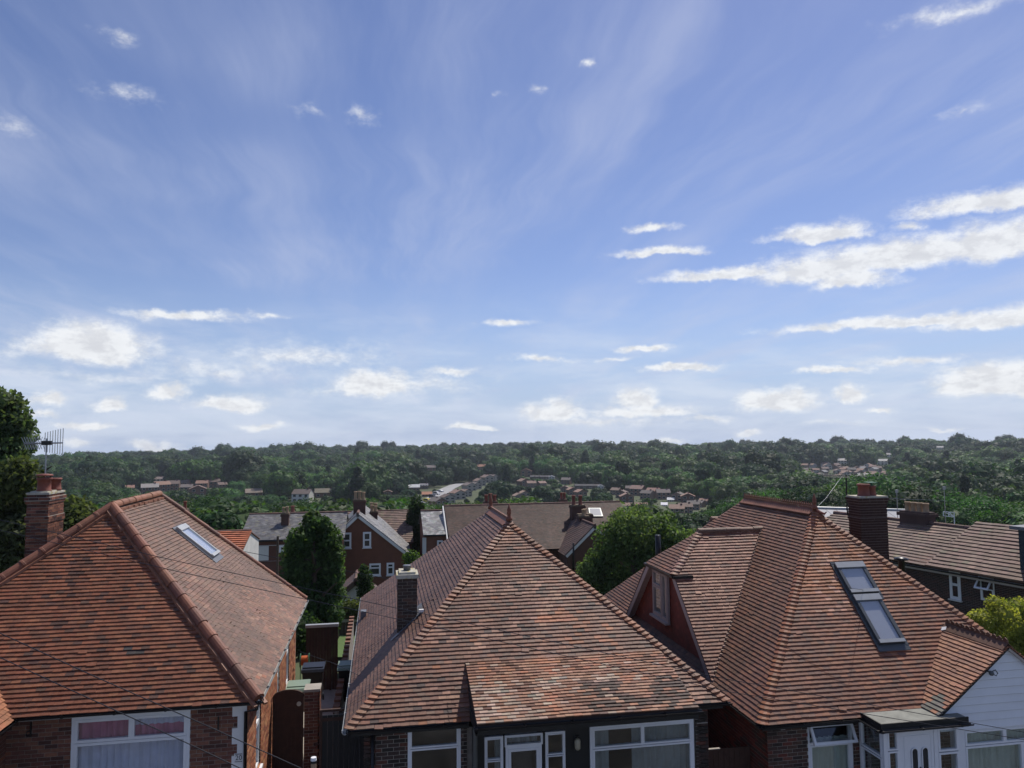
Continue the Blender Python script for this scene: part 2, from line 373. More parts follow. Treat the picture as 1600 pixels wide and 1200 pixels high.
def roof_face(PC, pts, colfn, parent, tw=TW, tg=TG, sag=.012, k=1.0):
    """plain tiles laid in courses on a convex planar face; pts[0]->pts[1] is the eave, counter-clockwise from outside"""
    pts = [Vector(p) for p in pts]; O = pts[0]; U = (pts[1]-pts[0]).normalized()
    Nn = (pts[1]-pts[0]).cross(pts[-1]-pts[0]).normalized(); V = Nn.cross(U)
    P2 = [((p-O).dot(U), (p-O).dot(V)) for p in pts]
    vmax = max(p[1] for p in P2); x0 = min(p[0] for p in P2); x1 = max(p[0] for p in P2)
    B = Matrix((U, V, Nn)).transposed(); r = 0; v = -.045; TL = tg*1.12
    while v < vmax:
        x = x0-(tw/2 if r % 2 else 0)-random.uniform(0, .006)
        row = random.uniform(-.003, .003)
        while x < x1:
            poly = [(x+.0015, v), (x+tw-.0015, v), (x+tw-.0015, v+TL), (x+.0015, v+TL)]
            Pc = P2 if v > .02 else [(a, b-.1 if b < .01 else b) for a, b in P2]
            cp = clip(poly, Pc)
            if len(cp) > 2:
                area = abs(sum(cp[i-1][0]*cp[i][1]-cp[i][0]*cp[i-1][1] for i in range(len(cp))))/2
                if area > .0012:
                    wp = O+U*x+V*v
                    dz = (noise.noise(wp*.7)*sag+noise.noise(wp*2.3)*sag*.3)+random.uniform(0, .0035)
                    Mt = Matrix.Rotation(random.gauss(0, .007), 3, 'Z') @ Matrix.Rotation(random.gauss(0, .010), 3, 'X')
                    M = (B @ Mt).to_4x4(); M.translation = wp+Nn*dz+V*(row+random.gauss(0, .0022))
                    sk = 1+.26*noise.noise(Vector((x*2.6, v*.35, O.x)))+.16*noise.noise(wp*.45); col = tuple(c_*sk for c_ in colfn(wp, x, v))
                    if sag > .01 and random.random() < .006: M = M @ Matrix.Translation((0, -.022, .006)) @ Matrix.Rotation(random.gauss(0, .07), 4, 'Z')     # slipped tile
                    loc = [(a-x, b-v) for a, b in cp]; vs, fs = extr(loc, tg, k)
                    if area > .97*(tw-.003)*TL: PC.add_full('t', M, col, vs, fs, parent, Nn)
                    else: PC.mb.raw([M @ Vector(q) for q in vs], fs, col)
            x += tw
        v += tg; r += 1
def bonnets(PC, A, B, fa, fb, pal, rise, parent):
    """bonnet hip: one saddle-shaped tile per course from eave corner A to apex B; fa, fb = (along-course dir away from hip, normal)"""
    A, B = Vector(A), Vector(B); D = B-A; n = int(D.z/rise); d = D.normalized(); st = D/(D.z/rise)
    up = (fa[1]+fb[1]).normalized(); uid = len(PC.full)
    for k in range(n+1):
        p = A+st*(k-.42)+up*(.004+random.uniform(0, .008)); L = st.length*1.35; w = random.uniform(.125, .15)
        def sect(q, lift, s):
            return [q+fa[0]*w*s+fa[1]*(.030+lift), q+fa[0]*w*.45*s+fa[1]*(.045+lift), q+up*(.055+lift), q+fb[0]*w*.45*s+fb[1]*(.045+lift), q+fb[0]*w*s+fb[1]*(.030+lift)]
        a = sect(p, .022, 1.0); a2 = [q-up*.020 for q in a]; b = sect(p+st.normalized()*L, -.012, .72)
        vs = a+a2+b; fs = [(i+1, i, i+10, i+11) for i in range(4)]+[(i, i+1, i+6, i+5) for i in range(4)]+[(0, 5, 10), (4, 14, 9)]
        c = jit(pick(pal), .15)
        M = Matrix.Translation(p); PC.add_full('b%d_%d' % (uid, k), M, c, [v-p for v in vs], fs, parent, up)
def halfround(PC, A, B, up, rad, seg, pal, parent, cone=True):
    """half-round hip or ridge tiles laid end over end"""
    A, B = Vector(A), Vector(B); D = (B-A); n = max(1, round(D.length/seg)); d = D.normalized(); side = d.cross(Vector(up)).normalized(); u = side.cross(d)
    L = D.length/n; uid = len(PC.full)
    for i in range(n):
        p = A+d*L*i; r0 = rad*(1.09 if cone else 1.03)+random.uniform(-.004, .004); r1 = rad*.95
        p = p+u*random.uniform(-.006, .006)+side*random.uniform(-.006, .006); vs = []; fs = []
        for t, r in ((0, r0), (.10, r0), (.12, r0*.96), (1.04, r1)):
            for k in range(9):
                a = math.pi*(-.08+1.16*k/8); vs.append(d*L*t+side*math.cos(a)*r+u*math.sin(a)*r)
        for j in range(3):
            for k in range(8): fs.append((j*9+k, j*9+k+1, j*9+9+k+1, j*9+9+k))
        fs.append(tuple(range(9)))
        PC.add_full('h%d_%d' % (uid, i), Matrix.Translation(p), jit(pick(pal), .12), vs, fs, parent, u)
BRV = [(-.5,-.5,-.5),(.5,-.5,-.5),(.5,.5,-.5),(-.5,.5,-.5),(-.5,-.5,.5),(.5,-.5,.5),(.5,.5,.5),(-.5,.5,.5)]
BRF = [(0,1,5,4),(1,2,6,5),(2,3,7,6),(3,0,4,7),(4,5,6,7),(3,2,1,0)]
def brick_wall(PC, owner, O, U, Nv, W, H, pal, openings=(), mortar='mortar', thick=.22, name='wall', proud=.006, part=None, bl=.215, skip=None):
    """mortar slab with openings and stretcher bricks set proud of it; O = lower left of the outer face"""
    M = frame(O, U, Nv); xs = sorted(set([0, W]+[min(max(a, 0), W) for o in openings for a in o[:2]])); zs = sorted(set([0, H]+[min(max(a, 0), H) for o in openings for a in o[2:]]))
    b = MB()
    for i in range(len(xs)-1):
        for j in range(len(zs)-1):
            cx, cz = (xs[i]+xs[i+1])/2, (zs[j]+zs[j+1])/2
            if any(o[0] < cx < o[1] and o[2] < cz < o[3] for o in openings): continue
            b.box(xs[i], xs[i+1], -thick, 0, zs[j], zs[j+1], M)
    wall = b.build(name, mortar, owner) if part is None else part
    n = Vector(Nv).normalized(); row = 0; z = H-.075*int(H/.075)-.075
    while z < H-.01:
        x = -(.1125 if row % 2 else 0)
        while x < W:
            a, e = max(x, 0), min(x+bl, W); z0, z1 = max(z, 0), min(z+.065, H)
            segs = [(a, e)]
            for o in openings:
                if o[2] < (z0+z1)/2 < o[3]:
                    ns = []
                    for (p, q) in segs:
                        if q <= o[0] or p >= o[1]: ns.append((p, q)); continue
                        if p < o[0]: ns.append((p, o[0]))
                        if q > o[1]: ns.append((o[1], q))
                    segs = ns
            for (p, q) in segs:
                if q-p < .03 or z1-z0 < .02: continue
                pr = proud+random.uniform(-.002, .003)
                T = M @ Matrix.Translation(((p+q)/2, pr-.015, (z0+z1)/2)) @ Matrix.Diagonal((q-p, .03, z1-z0, 1))
                wp = T.translation
                if skip and skip(p, q, z0, z1): continue
                PC.add_full('k', T, jit(pick(pal), .18), BRV, BRF, wall, n)
            x += bl+.01
        z += .075; row += 1
    return wall

# ------------------------------------------------------------------ windows
def window(owner, O, U, Nv, W, H, panes, fw=.055, frame_m='white', sash=.045, curtain=None, sill=None, name='window', depth=.07, glass='glass', split=None):
    """frame with a sash round every pane; panes = (x0, x1, z0, z1) fractions"""
    M = frame(O, U, Nv); b = MB()
    b.box(0, fw, -depth, 0, 0, H, M); b.box(W-fw, W, -depth, 0, 0, H, M); b.box(fw, W-fw, -depth, 0, 0, fw, M); b.box(fw, W-fw, -depth, 0, H-fw, H, M)
    rects = []
    for (a, e, c, d) in panes:
        x0, x1 = fw+(W-2*fw)*a, fw+(W-2*fw)*e; z0, z1 = fw+(H-2*fw)*c, fw+(H-2*fw)*d; rects.append((x0, x1, z0, z1)); s = sash
        b.box(x0, x0+s, -depth+.01, .012, z0, z1, M); b.box(x1-s, x1, -depth+.01, .012, z0, z1, M)
        b.box(x0+s, x1-s, -depth+.01, .012, z0, z0+s, M); b.box(x0+s, x1-s, -depth+.01, .012, z1-s, z1, M)
    w = b.build(name, frame_m, owner)
    for (x0, x1, z0, z1) in rects:
        g = MB(); g.box(x0+sash*.8, x1-sash*.8, -.035, -.028, z0+sash*.8, z1-sash*.8, M); g.build('pane', glass, w)
    if curtain:
        for (m, a, e, c, d) in curtain:
            k = MB(); n = max(8, int(W*(e-a)/.022)); vs = []; fs = []
            ph = random.random()*9
            for i in range(n+1):
                t = a+(e-a)*i/n; x = W*t; o = -.17+.028*math.sin(x*42+ph+2.2*math.sin(x*7+ph))+.012*math.sin(x*97)
                vs += [M @ Vector((x, o, H*c)), M @ Vector((x, o, H*d))]
            fs = [(2*i, 2*i+2, 2*i+3, 2*i+1) for i in range(n)]
            k.raw(vs, fs); k.build('curtain', m, w, True)
    if sill:
        k = MB(); k.box(-.05, W+.05, -.05, .09, -.06, -.002, M); k.build('sill', sill, w)
    return w
def gutter(owner, pts, m='black', r=.055, name='gutter'):
    b = MB(); pts = [Vector(p) for p in pts]
    for a, c in zip(pts, pts[1:]):
        d = (c-a).normalized(); s = d.cross(Vector((0, 0, 1))).normalized(); prof = []
        for k in range(7): t = math.pi*k/6; prof.append((math.cos(t)*r, -math.sin(t)*r))
        for k in (6, 5, 4, 3, 2, 1, 0): t = math.pi*k/6; prof.append((math.cos(t)*(r-.008), -math.sin(t)*(r-.008)))
        b.prism([a+s*x+Vector((0, 0, z)) for x, z in prof], c-a)
        n = max(1, int((c-a).length/.9))
        for i in range(n+1):   # brackets
            q = a+d*min((c-a).length-.03, .03+i*.9); b.prism([q+s*x*1.14+Vector((0, 0, z*1.14-.002)) for x, z in prof[:7]], d*.03)
    return b.build(name, m, owner)
def pipe(owner, pts, r=.034, m='black', name='drainpipe'):
    b = MB(); b.tube(pts, r, 10)
    return b.build(name, m, owner, True)

# ------------------------------------------------------------------ terrain
PROF = [(0,-8.2),(26,-8.5),(40,-10.6),(60,-13.2),(100,-17.5),(200,-25.5),(350,-31),(500,-33.5),(700,-33.5),(900,-31.5),(1150,-27.5),(1300,-25.5),(1600,-31),(2300,-60)]
def interp(t, T):
    if t <= T[0][0]: return T[0][1]
    for (a, b), (c, d) in zip(T, T[1:]):
        if t <= c: return b+(d-b)*(t-a)/(c-a)
    return T[-1][1]
def terr(x, y):
    r = math.hypot(x, y); z = interp(r if y > 0 else min(r, 26), PROF)
    k = max(0, min(1, (140-r)/100)); z += -.05*(x-3.2)*k if abs(x) < 60 else 0
    q = max(0, min(1, (r-180)/250)); z += q*(4.0*noise.noise(Vector((x/260, y/260, 3)))+1.5*noise.noise(Vector((x/90, y/90, 7))))
    z += max(0, min(1, (r-800)/300))*(1.6*noise.noise(Vector((x/120, y/120, 11)))+2.6*noise.noise(Vector((x/300, y/300, 17))))
    if y > 0:
        a = math.degrees(math.atan2(x, y))-10
        z += q*interp(a, [(-40,-7),(-25,-5),(-12,-1.5),(0,1.0),(3,2.0),(8,-.5),(20,-1.5),(30,2.5),(40,5)])*max(0, min(1, (r-500)/700))
    return z
def hit(px, py, r0=70, r1=1500):
    d = ray(px, py); h = math.hypot(d.x, d.y); r = r0
    while r < r1:
        p = d*(r/h)
        if p.z <= terr(p.x, p.y): return p
        r += 2.0+r*.002
    return d*(r1/h)
def build_terrain():
    rs = [0, 4, 8, 12, 16, 20, 25, 30, 36, 42, 50, 60, 72, 86, 100, 120, 145, 175]+[175+i*25 for i in range(1, 56)]+[1650, 1750, 1900, 2100, 2300]
    na = 180; vs = []; fs = []
    for r in rs:
        for k in range(na):
            a = 2*math.pi*k/na; x, y = r*math.sin(a), r*math.cos(a); vs.append((x, y, terr(x, y)))
    for i in range(len(rs)-1):
        for k in range(na): fs.append((i*na+k, i*na+(k+1) % na, (i+1)*na+(k+1) % na, (i+1)*na+k))
    b = MB(); b.raw(vs, fs); b.f = [f[::-1] for f in b.f]
    struct(b.build('ground', 'grass', None, True))
build_terrain()
def strip(name, pts, w, m, dz):
    b = MB(); P = [Vector(p) for p in pts]; vs = []
    for i, p in enumerate(P):
        d = (P[min(i+1, len(P)-1)]-P[max(i-1, 0)]); s = Vector((d.y, -d.x, 0)).normalized()
        for k in (-.5, .5): q = p+s*w*k; vs.append((q.x, q.y, terr(q.x, q.y)+dz))
    b.raw(vs, [(2*i, 2*i+1, 2*i+3, 2*i+2) for i in range(len(P)-1)]); return struct(b.build(name, m))
def slab(name, x0, x1, y0, y1, m, dz, n=16):
    b = MB(); vs = []; fs = []
    for j in range(n+1):
        for i in range(n+1):
            x, y = x0+(x1-x0)*i/n, y0+(y1-y0)*j/n; vs.append((x, y, terr(x, y)+dz))
    for j in range(n):
        for i in range(n): k = j*(n+1)+i; fs.append((k, k+1, k+n+2, k+n+1))
    b.raw(vs, fs); return struct(b.build(name, m))
slab('street', -40, 50, -1.0, 5.2, 'asphalt', .06, 30)
slab('pavement', -40, 50, 5.2, 7.2, 'conc', .17, 30)
slab('front_gardens', -40, 50, 7.2, 14.2, 'drive', .12, 40)
slab('side_passage', -2.9, 0.2, 14.0, 26.5, 'conc', .10)
slab('back_lawn', -2.0, 4.0, 30.0, 38.5, 'lawn', .45)

# ================================================================== THE THREE BUNGALOWS
# clay colours (linear)
ORANGE = (.38,.125,.058); RED = (.27,.088,.05); BROWN = (.185,.075,.048); DARK = (.095,.052,.042); PALE = (.40,.20,.135); GREY = (.30,.25,.205); BLEACH = (.48,.34,.26)
BRICK_RED = [((.20,.08,.052),4),((.155,.065,.046),3),((.25,.105,.066),2),((.10,.05,.04),1)]
BRICK_DARK = [((.10,.055,.042),4),((.07,.045,.038),4),((.15,.06,.042),2),((.05,.038,.034),2)]
BRICK_SUNLIT = [((.38,.15,.07),3),((.30,.10,.05),3),((.42,.19,.09),2),((.22,.08,.05),1)]

def chimney(PC, owner, x, y, z0, z1, wx, wy, pal, bands=(), mortar='mortar', name='chimney'):
    """brick stack with corbelled bands [(z0, z1, out)]; x, y = centre"""
    b = MB(); b.box(x-wx/2+.01, x+wx/2-.01, y-wy/2+.01, y+wy/2-.01, z0, z1); stack = b.build(name, mortar, owner)
    segs = []; z = z0
    for (a, c, o) in bands:
        if a > z: segs.append((z, a, 0))
        segs.append((a, c, o)); z = c
    if z < z1: segs.append((z, z1, 0))
    for (a, c, o) in segs:
        X0, X1, Y0, Y1 = x-wx/2-o, x+wx/2+o, y-wy/2-o, y+wy/2+o
        if o:
            k = MB(); k.box(X0+.004, X1-.004, Y0+.004, Y1-.004, a+.002, c-.002); k.build('corbel', mortar, stack)
        for (O, U, Nv, W) in (((X0, Y0, a), (1,0,0), (0,-1,0), X1-X0), ((X1, Y0, a), (0,1,0), (1,0,0), Y1-Y0), ((X1, Y1, a), (-1,0,0), (0,1,0), X1-X0), ((X0, Y1, a), (0,-1,0), (-1,0,0), Y1-Y0)):
            brick_wall(PC, owner, O, U, Nv, W, c-a, pal, part=stack, proud=.003)
    return stack
def pot(owner, x, y, z, r=.13, h=.42, m='pot', name='chimney_pot'):
    b = MB(); b.lathe((x, y, z), [(r*1.05, 0), (r*1.05, .04), (r*.95, .06), (r*.90, h*.8), (r*1.08, h*.84), (r*1.10, h*.94), (r*.98, h), (r*.72, h), (r*.7, h*.7)], 16)
    return b.build(name, m, owner, True)

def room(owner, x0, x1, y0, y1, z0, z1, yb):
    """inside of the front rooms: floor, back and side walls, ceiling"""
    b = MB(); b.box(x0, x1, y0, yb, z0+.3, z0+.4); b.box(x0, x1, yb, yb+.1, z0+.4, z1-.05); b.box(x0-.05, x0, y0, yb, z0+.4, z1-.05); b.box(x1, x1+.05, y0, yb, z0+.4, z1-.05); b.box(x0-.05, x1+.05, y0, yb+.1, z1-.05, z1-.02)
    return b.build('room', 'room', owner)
# ------------------------------------------------------------------ HOUSE ONE (left)
def house_left():
    z = -5.0; x0, x1, y0, y1 = -10.45, -2.35, 15.25, 24.3; zb = -8.3
    A = Vector((-6.4, 19.3, -1.60)); B = Vector((-6.4, 23.1, -1.60))
    h = thing('bungalow', 'red tiled bungalow at left with fat rounded hip tiles, pink curtains and number 20', 'house', ((x0+x1)/2, 19.7, zb))
    FL, FR, RR, RL = Vector((x0,y0,z)), Vector((x1,y0,z)), Vector((x1,y1,z)), Vector((x0,y1,z))
    b = MB()
    for f in ((FL,FR,A), (FR,RR,B,A), (RR,RL,B), (RL,FL,A,B)): b.face(f)
    b.face((FL,RL,RR,FR))
    roof = b.build('roof', 'deck', h)
    PC = Pieces('roof_tile', 'roof_tile_field', 'tile')
    def cf(p, x, v):
        a_ = proj(p)
        if 188 < a_[0] < 222 and 1012 < a_[1] < 1030 and random.random() < .75: return jit((.075,.062,.055), .2)
        n = noise.noise(Vector((x*.9, v*.35, 1))); 
        if random.random() < .09+.34*max(0, n): return jit((.125,.06,.044) if random.random() < .6 else BROWN, .15)
        return jit(pick([(RED,4),((.22,.082,.05),3),((.30,.108,.06),2)]), .10)
    def cs(p, x, v):     # right slope: weathered brown, cleaner and pinker towards the eave
        n = noise.noise(Vector((p.y*.5, v*.6, 5)))+ (1.6-v)*.22
        if n > .1 and random.random() < .75: return jit(pick([((.265,.13,.088),4),((.22,.11,.078),3),((.30,.165,.115),1)]), .14)
        return jit(pick([((.20,.112,.08),4),((.175,.10,.074),3),((.23,.12,.085),2)]), .12)
    roof_face(PC, (FL,FR,A), cf, roof); roof_face(PC, (FR,RR,B,A), cs, roof); roof_face(PC, (RL,FL,A,B), cs, roof)
    PC.finish(h)
    HC = Pieces('hip_tile', 'hip_tile_rest', 'hiptile'); pal = [((.26,.085,.05),3),((.32,.11,.06),2),((.20,.075,.05),2)]
    up = Vector((0,0,1)); o = Vector((0,0,.03))
    halfround(HC, FR+o+Vector((.02,-.02,0)), A+o*2, up, .108, .44, pal, roof); halfround(HC, FL+o, A+o*2, up, .105, .44, pal, roof)
    halfround(HC, RR+o, B+o*2, up, .085, .42, pal, roof); halfround(HC, A+o*2, B+o*2, up, .105, .45, [((.33,.13,.07),1)], roof, False)
    HC.finish(h)
    # mortar bed under the hip tiles
    b = MB(); 
    for P, Q in ((FR, A), (FL, A), (A, B)):
        d = (Q-P).normalized(); s = d.cross(up).normalized(); n = int((Q-P).length/.2)
        for i in range(n):
            q = P+(Q-P)*i/n
            for sg in (-1, 1): r = random.uniform(.03, .05); b.box(-.11, .11, -r, r, -r*.4, r, frame(q+s*sg*(.12+random.uniform(-.01,.012))+Vector((0,0,-.03 if P is not A else -.06)), d, s*sg), (.34,.14,.085))
    b.build('hip_mortar', MT['hiptile'], roof)
    # hip iron scroll at the corner
    b = MB(); c = FR+Vector((.04,-.06,.02)); b.tube([c+Vector((.0,0,-.05)), c+Vector((.06,-.06,-.04)), c+Vector((.09,-.09,.02)), c+Vector((.07,-.07,.08)), c+Vector((.03,-.03,.08)), c+Vector((.03,-.03,.04))], .012, 6); b.build('hip_iron', 'black', roof)
    # walls
    yw = 15.58; xr = -2.60; BC = Pieces('brick', 'brick_field', 'brick')
    xl = -10.15; H = -5.06-zb
    wx0 = atY(112,1150,yw).x; wx1 = atY(297,1150,yw).x; wz1 = atY(205,1114,yw).z; wz0 = wz1-1.75
    q0 = atY(365,1150,yw).x
    steps = []
    zt = -5.09; k = 0
    while zt > zb:      # white toothed quoin: blocks of 4 and 3 courses
        hh = .30 if k % 2 == 0 else .225; steps.append((q0-.03 if k % 2 == 0 else q0+.07, zt-hh, zt)); zt -= hh; k += 1
    ops = [(wx0-xl, wx1-xl, wz0-zb, wz1-zb)]+[(s[0]-xl, 99, s[1]-zb, s[2]-zb) for s in steps]
    brick_wall(BC, h, (xl,yw,zb), (1,0,0), (0,-1,0), xr-xl, H, BRICK_RED, [(a, min(e, xr-xl), c, d) for a, e, c, d in ops], mortar='mortar_dark', name='front_wall')
    b = MB()
    for (xa, za, zc) in steps: b.box(xa, xr, yw-.008, yw+.2, za, zc)
    quoin = b.build('quoin', 'whitewall', h)
    # side wall: sunlight is put into its brighter brick colours
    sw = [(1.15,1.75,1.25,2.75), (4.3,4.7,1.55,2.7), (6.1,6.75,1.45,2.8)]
    brick_wall(BC, h, (xr,yw+.01,zb), (0,1,0), (1,0,0), 8.3, H, BRICK_SUNLIT, [(a,e,c,d) for a,e,c,d in sw], name='side_wall')
    for (a, e, c, d) in sw:
        window(h, (xr-.03,yw+a,zb+c), (0,1,0), (1,0,0), e-a, d-c, [(0,1,0,.66),(0,1,.66,1)], sill='white')
    brick_wall(BC, h, (xr,y1-.3,zb), (-1,0,0), (0,1,0), xr-xl, H, BRICK_RED, name='rear_wall')
    BC.limit = 300
    w = window(h, (wx0,yw-.02,wz0), (1,0,0), (0,-1,0), wx1-wx0, wz1-wz0, [(0,.5,.74,1),(.5,1,.74,1),(0,1,0,.735)], fw=.06, sash=.05,
        curtain=[('pink',.02,.5,.72,.98),('net',.5,.99,.84,.98),('pink',.5,.99,.72,.84),('net',.02,.98,0,.73)])
    # eaves: white fascia board, black gutter, downpipe
    b = MB(); b.box(xl-.15, xr+.02, yw-.16, yw-.13, z-.155, z-.02); b.box(xr+.10, xr+.13, yw-.1, y1-.2, z-.155, z-.02); b.build('fascia', 'white', h)
    b = MB(); b.box(xl-.15, xr+.10, yw-.129, yw+.02, z-.155, z-.135); b.box(xr-.02, xr+.099, yw-.12, y1-.2, z-.156, z-.136); b.build('soffit', 'white', h)
    gutter(h, [(xl-.2, y0-.02, z-.03), (x1+.06, y0-.02, z-.03)]); gutter(h, [(x1+.04, y0, z-.03), (x1+.04, y1, z-.03)], 'alu')
    pipe(h, [(x1+.0,y0-.01,z-.08), (x1-.02,y0+.02,z-.17), (xr-.01,yw-.05,z-.30), (xr-.01,yw-.05,zb)])
    # wall-tie plates
    for px, py in ((48,1140), (341,1131)):
        c = atY(px,py,yw-.02); b = MB(); b.box(c.x-.012,c.x+.012,yw-.035,yw-.008,c.z-.13,c.z+.13)
        if px < 100: b.tube([(c.x-.01,yw-.02,c.z-.02),(c.x-.07,yw-.02,c.z-.04),(c.x-.08,yw-.02,c.z-.1),(c.x-.03,yw-.02,c.z-.12)], .011, 6)
        b.build('wall_tie', 'black', h)
    # number plate 20
    c = atY(373,1184,yw-.012); b = MB(); b.box(c.x-.085,c.x+.085,yw-.016,yw-.009,c.z-.085,c.z+.085); pl = b.build('number_plate', 'whitewall', h)
    cu = bpy.data.curves.new('number', 'FONT'); cu.body = '20'; cu.size = .13; cu.align_x = 'CENTER'; cu.align_y = 'CENTER'; cu.extrude = .002
    to = bpy.data.objects.new('tmp', cu); C.objects.link(to); bpy.context.view_layer.update()
    me = bpy.data.meshes.new_from_object(to.evaluated_get(bpy.context.evaluated_depsgraph_get())); bpy.data.objects.remove(to); me.materials.clear(); me.materials.append(MT['ink'])
    link('number', me, pl, Matrix.Translation((c.x, yw-.018, c.z)) @ Matrix.Rotation(R(90), 4, 'X'))
    for dz in (-.07, .07):
        b = MB()
        for i in range(9): b.box(c.x-.07+i*.0155, c.x-.06+i*.0155, yw-.019, yw-.0162, c.z+dz-.009, c.z+dz+.009)
        b.build('number_border', 'ink', pl)
    # rooflight on the right slope
    nr = (FR-RR).cross(A-FR); nr = Vector((1,0,0)).cross(Vector((0,1,0))) ; sl_ = (A.z-z)/(x1-A.x); nr = Vector((sl_,0,1)).normalized()
    P = [atP(px,py,FR,nr) for px,py in ((277,830),(296,827),(340,870),(323,876))]
    c0 = (P[2]+P[3])/2; yc = (P[0].y+P[1].y+P[2].y+P[3].y)/4; vdir = Vector((-1,0,sl_)).normalized()
    M = frame((0,0,0), (0,1,0), nr); M = Matrix((Vector((0,1,0)), nr, vdir)).transposed().to_4x4(); M.translation = Vector((c0.x, yc-.42, c0.z))
    L = ((P[0]+P[1])/2-c0).length; rooflight(h, M, .84, L, 'alu')
    # chimney on the left slope
    CC = Pieces('brick', 'chimney_brick_field', 'brick')
    c = atY(57,830,20.4); W = (atY(74.5,830,20.4)-atY(40.5,830,20.4)).x; wy = .92; y = 20.4+wy/2
    zt = atY(57,773,20.4).z; z1b, z2b = atY(57,817,20.4).z, atY(57,807,20.4).z; z3, z4 = atY(57,788,20.4).z, atY(57,777,20.4).z
    st = chimney(CC, h, c.x, y, -4.4, zt, W, wy, BRICK_RED+[((.08,.04,.035),2)], [(z1b,z2b,.025),(z3,z3+.08,.02),(z3+.08,z4,.045)])
    CC.finish(h)
    b = MB(); b.box(c.x-W/2-.02,c.x+W/2+.02,y-wy/2-.02,y+wy/2+.02,zt,zt+.05); b.box(c.x-W/2+.05,c.x+W/2-.05,y-wy/2+.05,y+wy/2-.05,zt+.05,zt+.08); b.build('cement_flaunching', 'capstone', st)
    p1 = pot(st, c.x+.03, y-.2, zt+.06, .165, .36); p2 = pot(st, c.x+.10, y+.25, zt+.06, .15, .32)
    b = MB(); b.lathe((c.x+.03,y-.2,zt+.45), [(.0,0),(.19,0),(.2,.02),(.17,.045),(.06,.06),(.0,.062)], 16)
    for k in range(4): a = k*1.57+.4; b.box(-.012,.012,-.012,.012,-.05,.01, Matrix.Translation((c.x+.03+.13*math.cos(a), y-.2+.13*math.sin(a), zt+.45)))
    b.build('pot_cowl', 'pot', p1, True)
    # small projecting wing at the far left of the front
    PW = Pieces('wing_tile', 'wing_tile_field', 'tile'); g = atY(10,1119,15.0); zz = z-.04
    e0, e1 = Vector((g.x,13.6,zz)), Vector((g.x,16.4,zz)); ap0, ap1 = Vector((g.x-1.5,13.6,zz+1.3)), Vector((g.x-1.5,16.9,zz+1.3)); f0, f1 = Vector((g.x-3,13.6,zz)), Vector((g.x-3,16.4,zz))
    b = MB(); b.face((e0,e1,ap1,ap0)); b.face((f1,f0,ap0,ap1)); b.face((f0,e0,ap0)); b.face((e0,f0,f1,e1)); wr = b.build('wing_roof', 'deck', h)
    roof_face(PW, (e0,e1,ap1,ap0), lambda p,x,v: jit(ORANGE,.15), wr); PW.finish(h)
    brick_wall(BC, h, (g.x-.25,13.9,zb), (0,1,0), (1,0,0), 1.68, -5.1-zb, BRICK_RED, mortar='mortar_dark', name='wing_side_wall')
    brick_wall(BC, h, (g.x-2.75,13.9,zb), (1,0,0), (0,-1,0), 2.5, -5.1-zb, BRICK_RED, mortar='mortar_dark', name='wing_front_wall')
    gutter(h, [e0+Vector((.04,0,-.03)), e1+Vector((.04,-1.1,-.03))])
    BC.finish(h)
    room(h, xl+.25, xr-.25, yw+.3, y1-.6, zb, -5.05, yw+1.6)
    return c.x, y, zt
def rooflight(owner, M, W, L, frm, lower=False):
    b = MB(); f = .075
    b.box(0,f,.02,.115,0,L,M); b.box(W-f,W,.02,.115,0,L,M); b.box(f,W-f,.02,.115,0,f*1.2,M); b.box(f,W-f,.02,.105,L-f*2,L,M)
    b.box(f,W-f,.0,.055,f,L-f*2,M)
    rl = b.build('rooflight', frm, owner)
    b = MB(); b.box(-.01,W+.01,.105,.135,L-f*1.9,L+.02,M); b.box(.01,W-.01,.117,.13,-.005,f*1.1,M); b.build('rooflight_cover', 'alu', rl)
    b = MB(); b.box(f*.9,W-f*.9,.0965,.102,f*1.1,L-f*1.8,M); b.build('pane', 'skyglass', rl)
    b = MB(); b.box(f,W-f,.056,.062,f*1.2,L-f*1.9,M); b.build('blind', 'blind', rl)
    b = MB(); b.box(-.07,-.002,.0,.052,-.05,L+.06,M); b.box(W+.002,W+.07,.0,.052,-.05,L+.06,M); b.box(-.07,W+.07,.0,.046,-.17,-.006,M); b.box(-.07,W+.07,.0,.056,L+.021,L+.08,M); b.build('flashing', 'greyframe' if frm == 'greyframe' else 'lead', rl)
    return rl
ch1 = house_left()

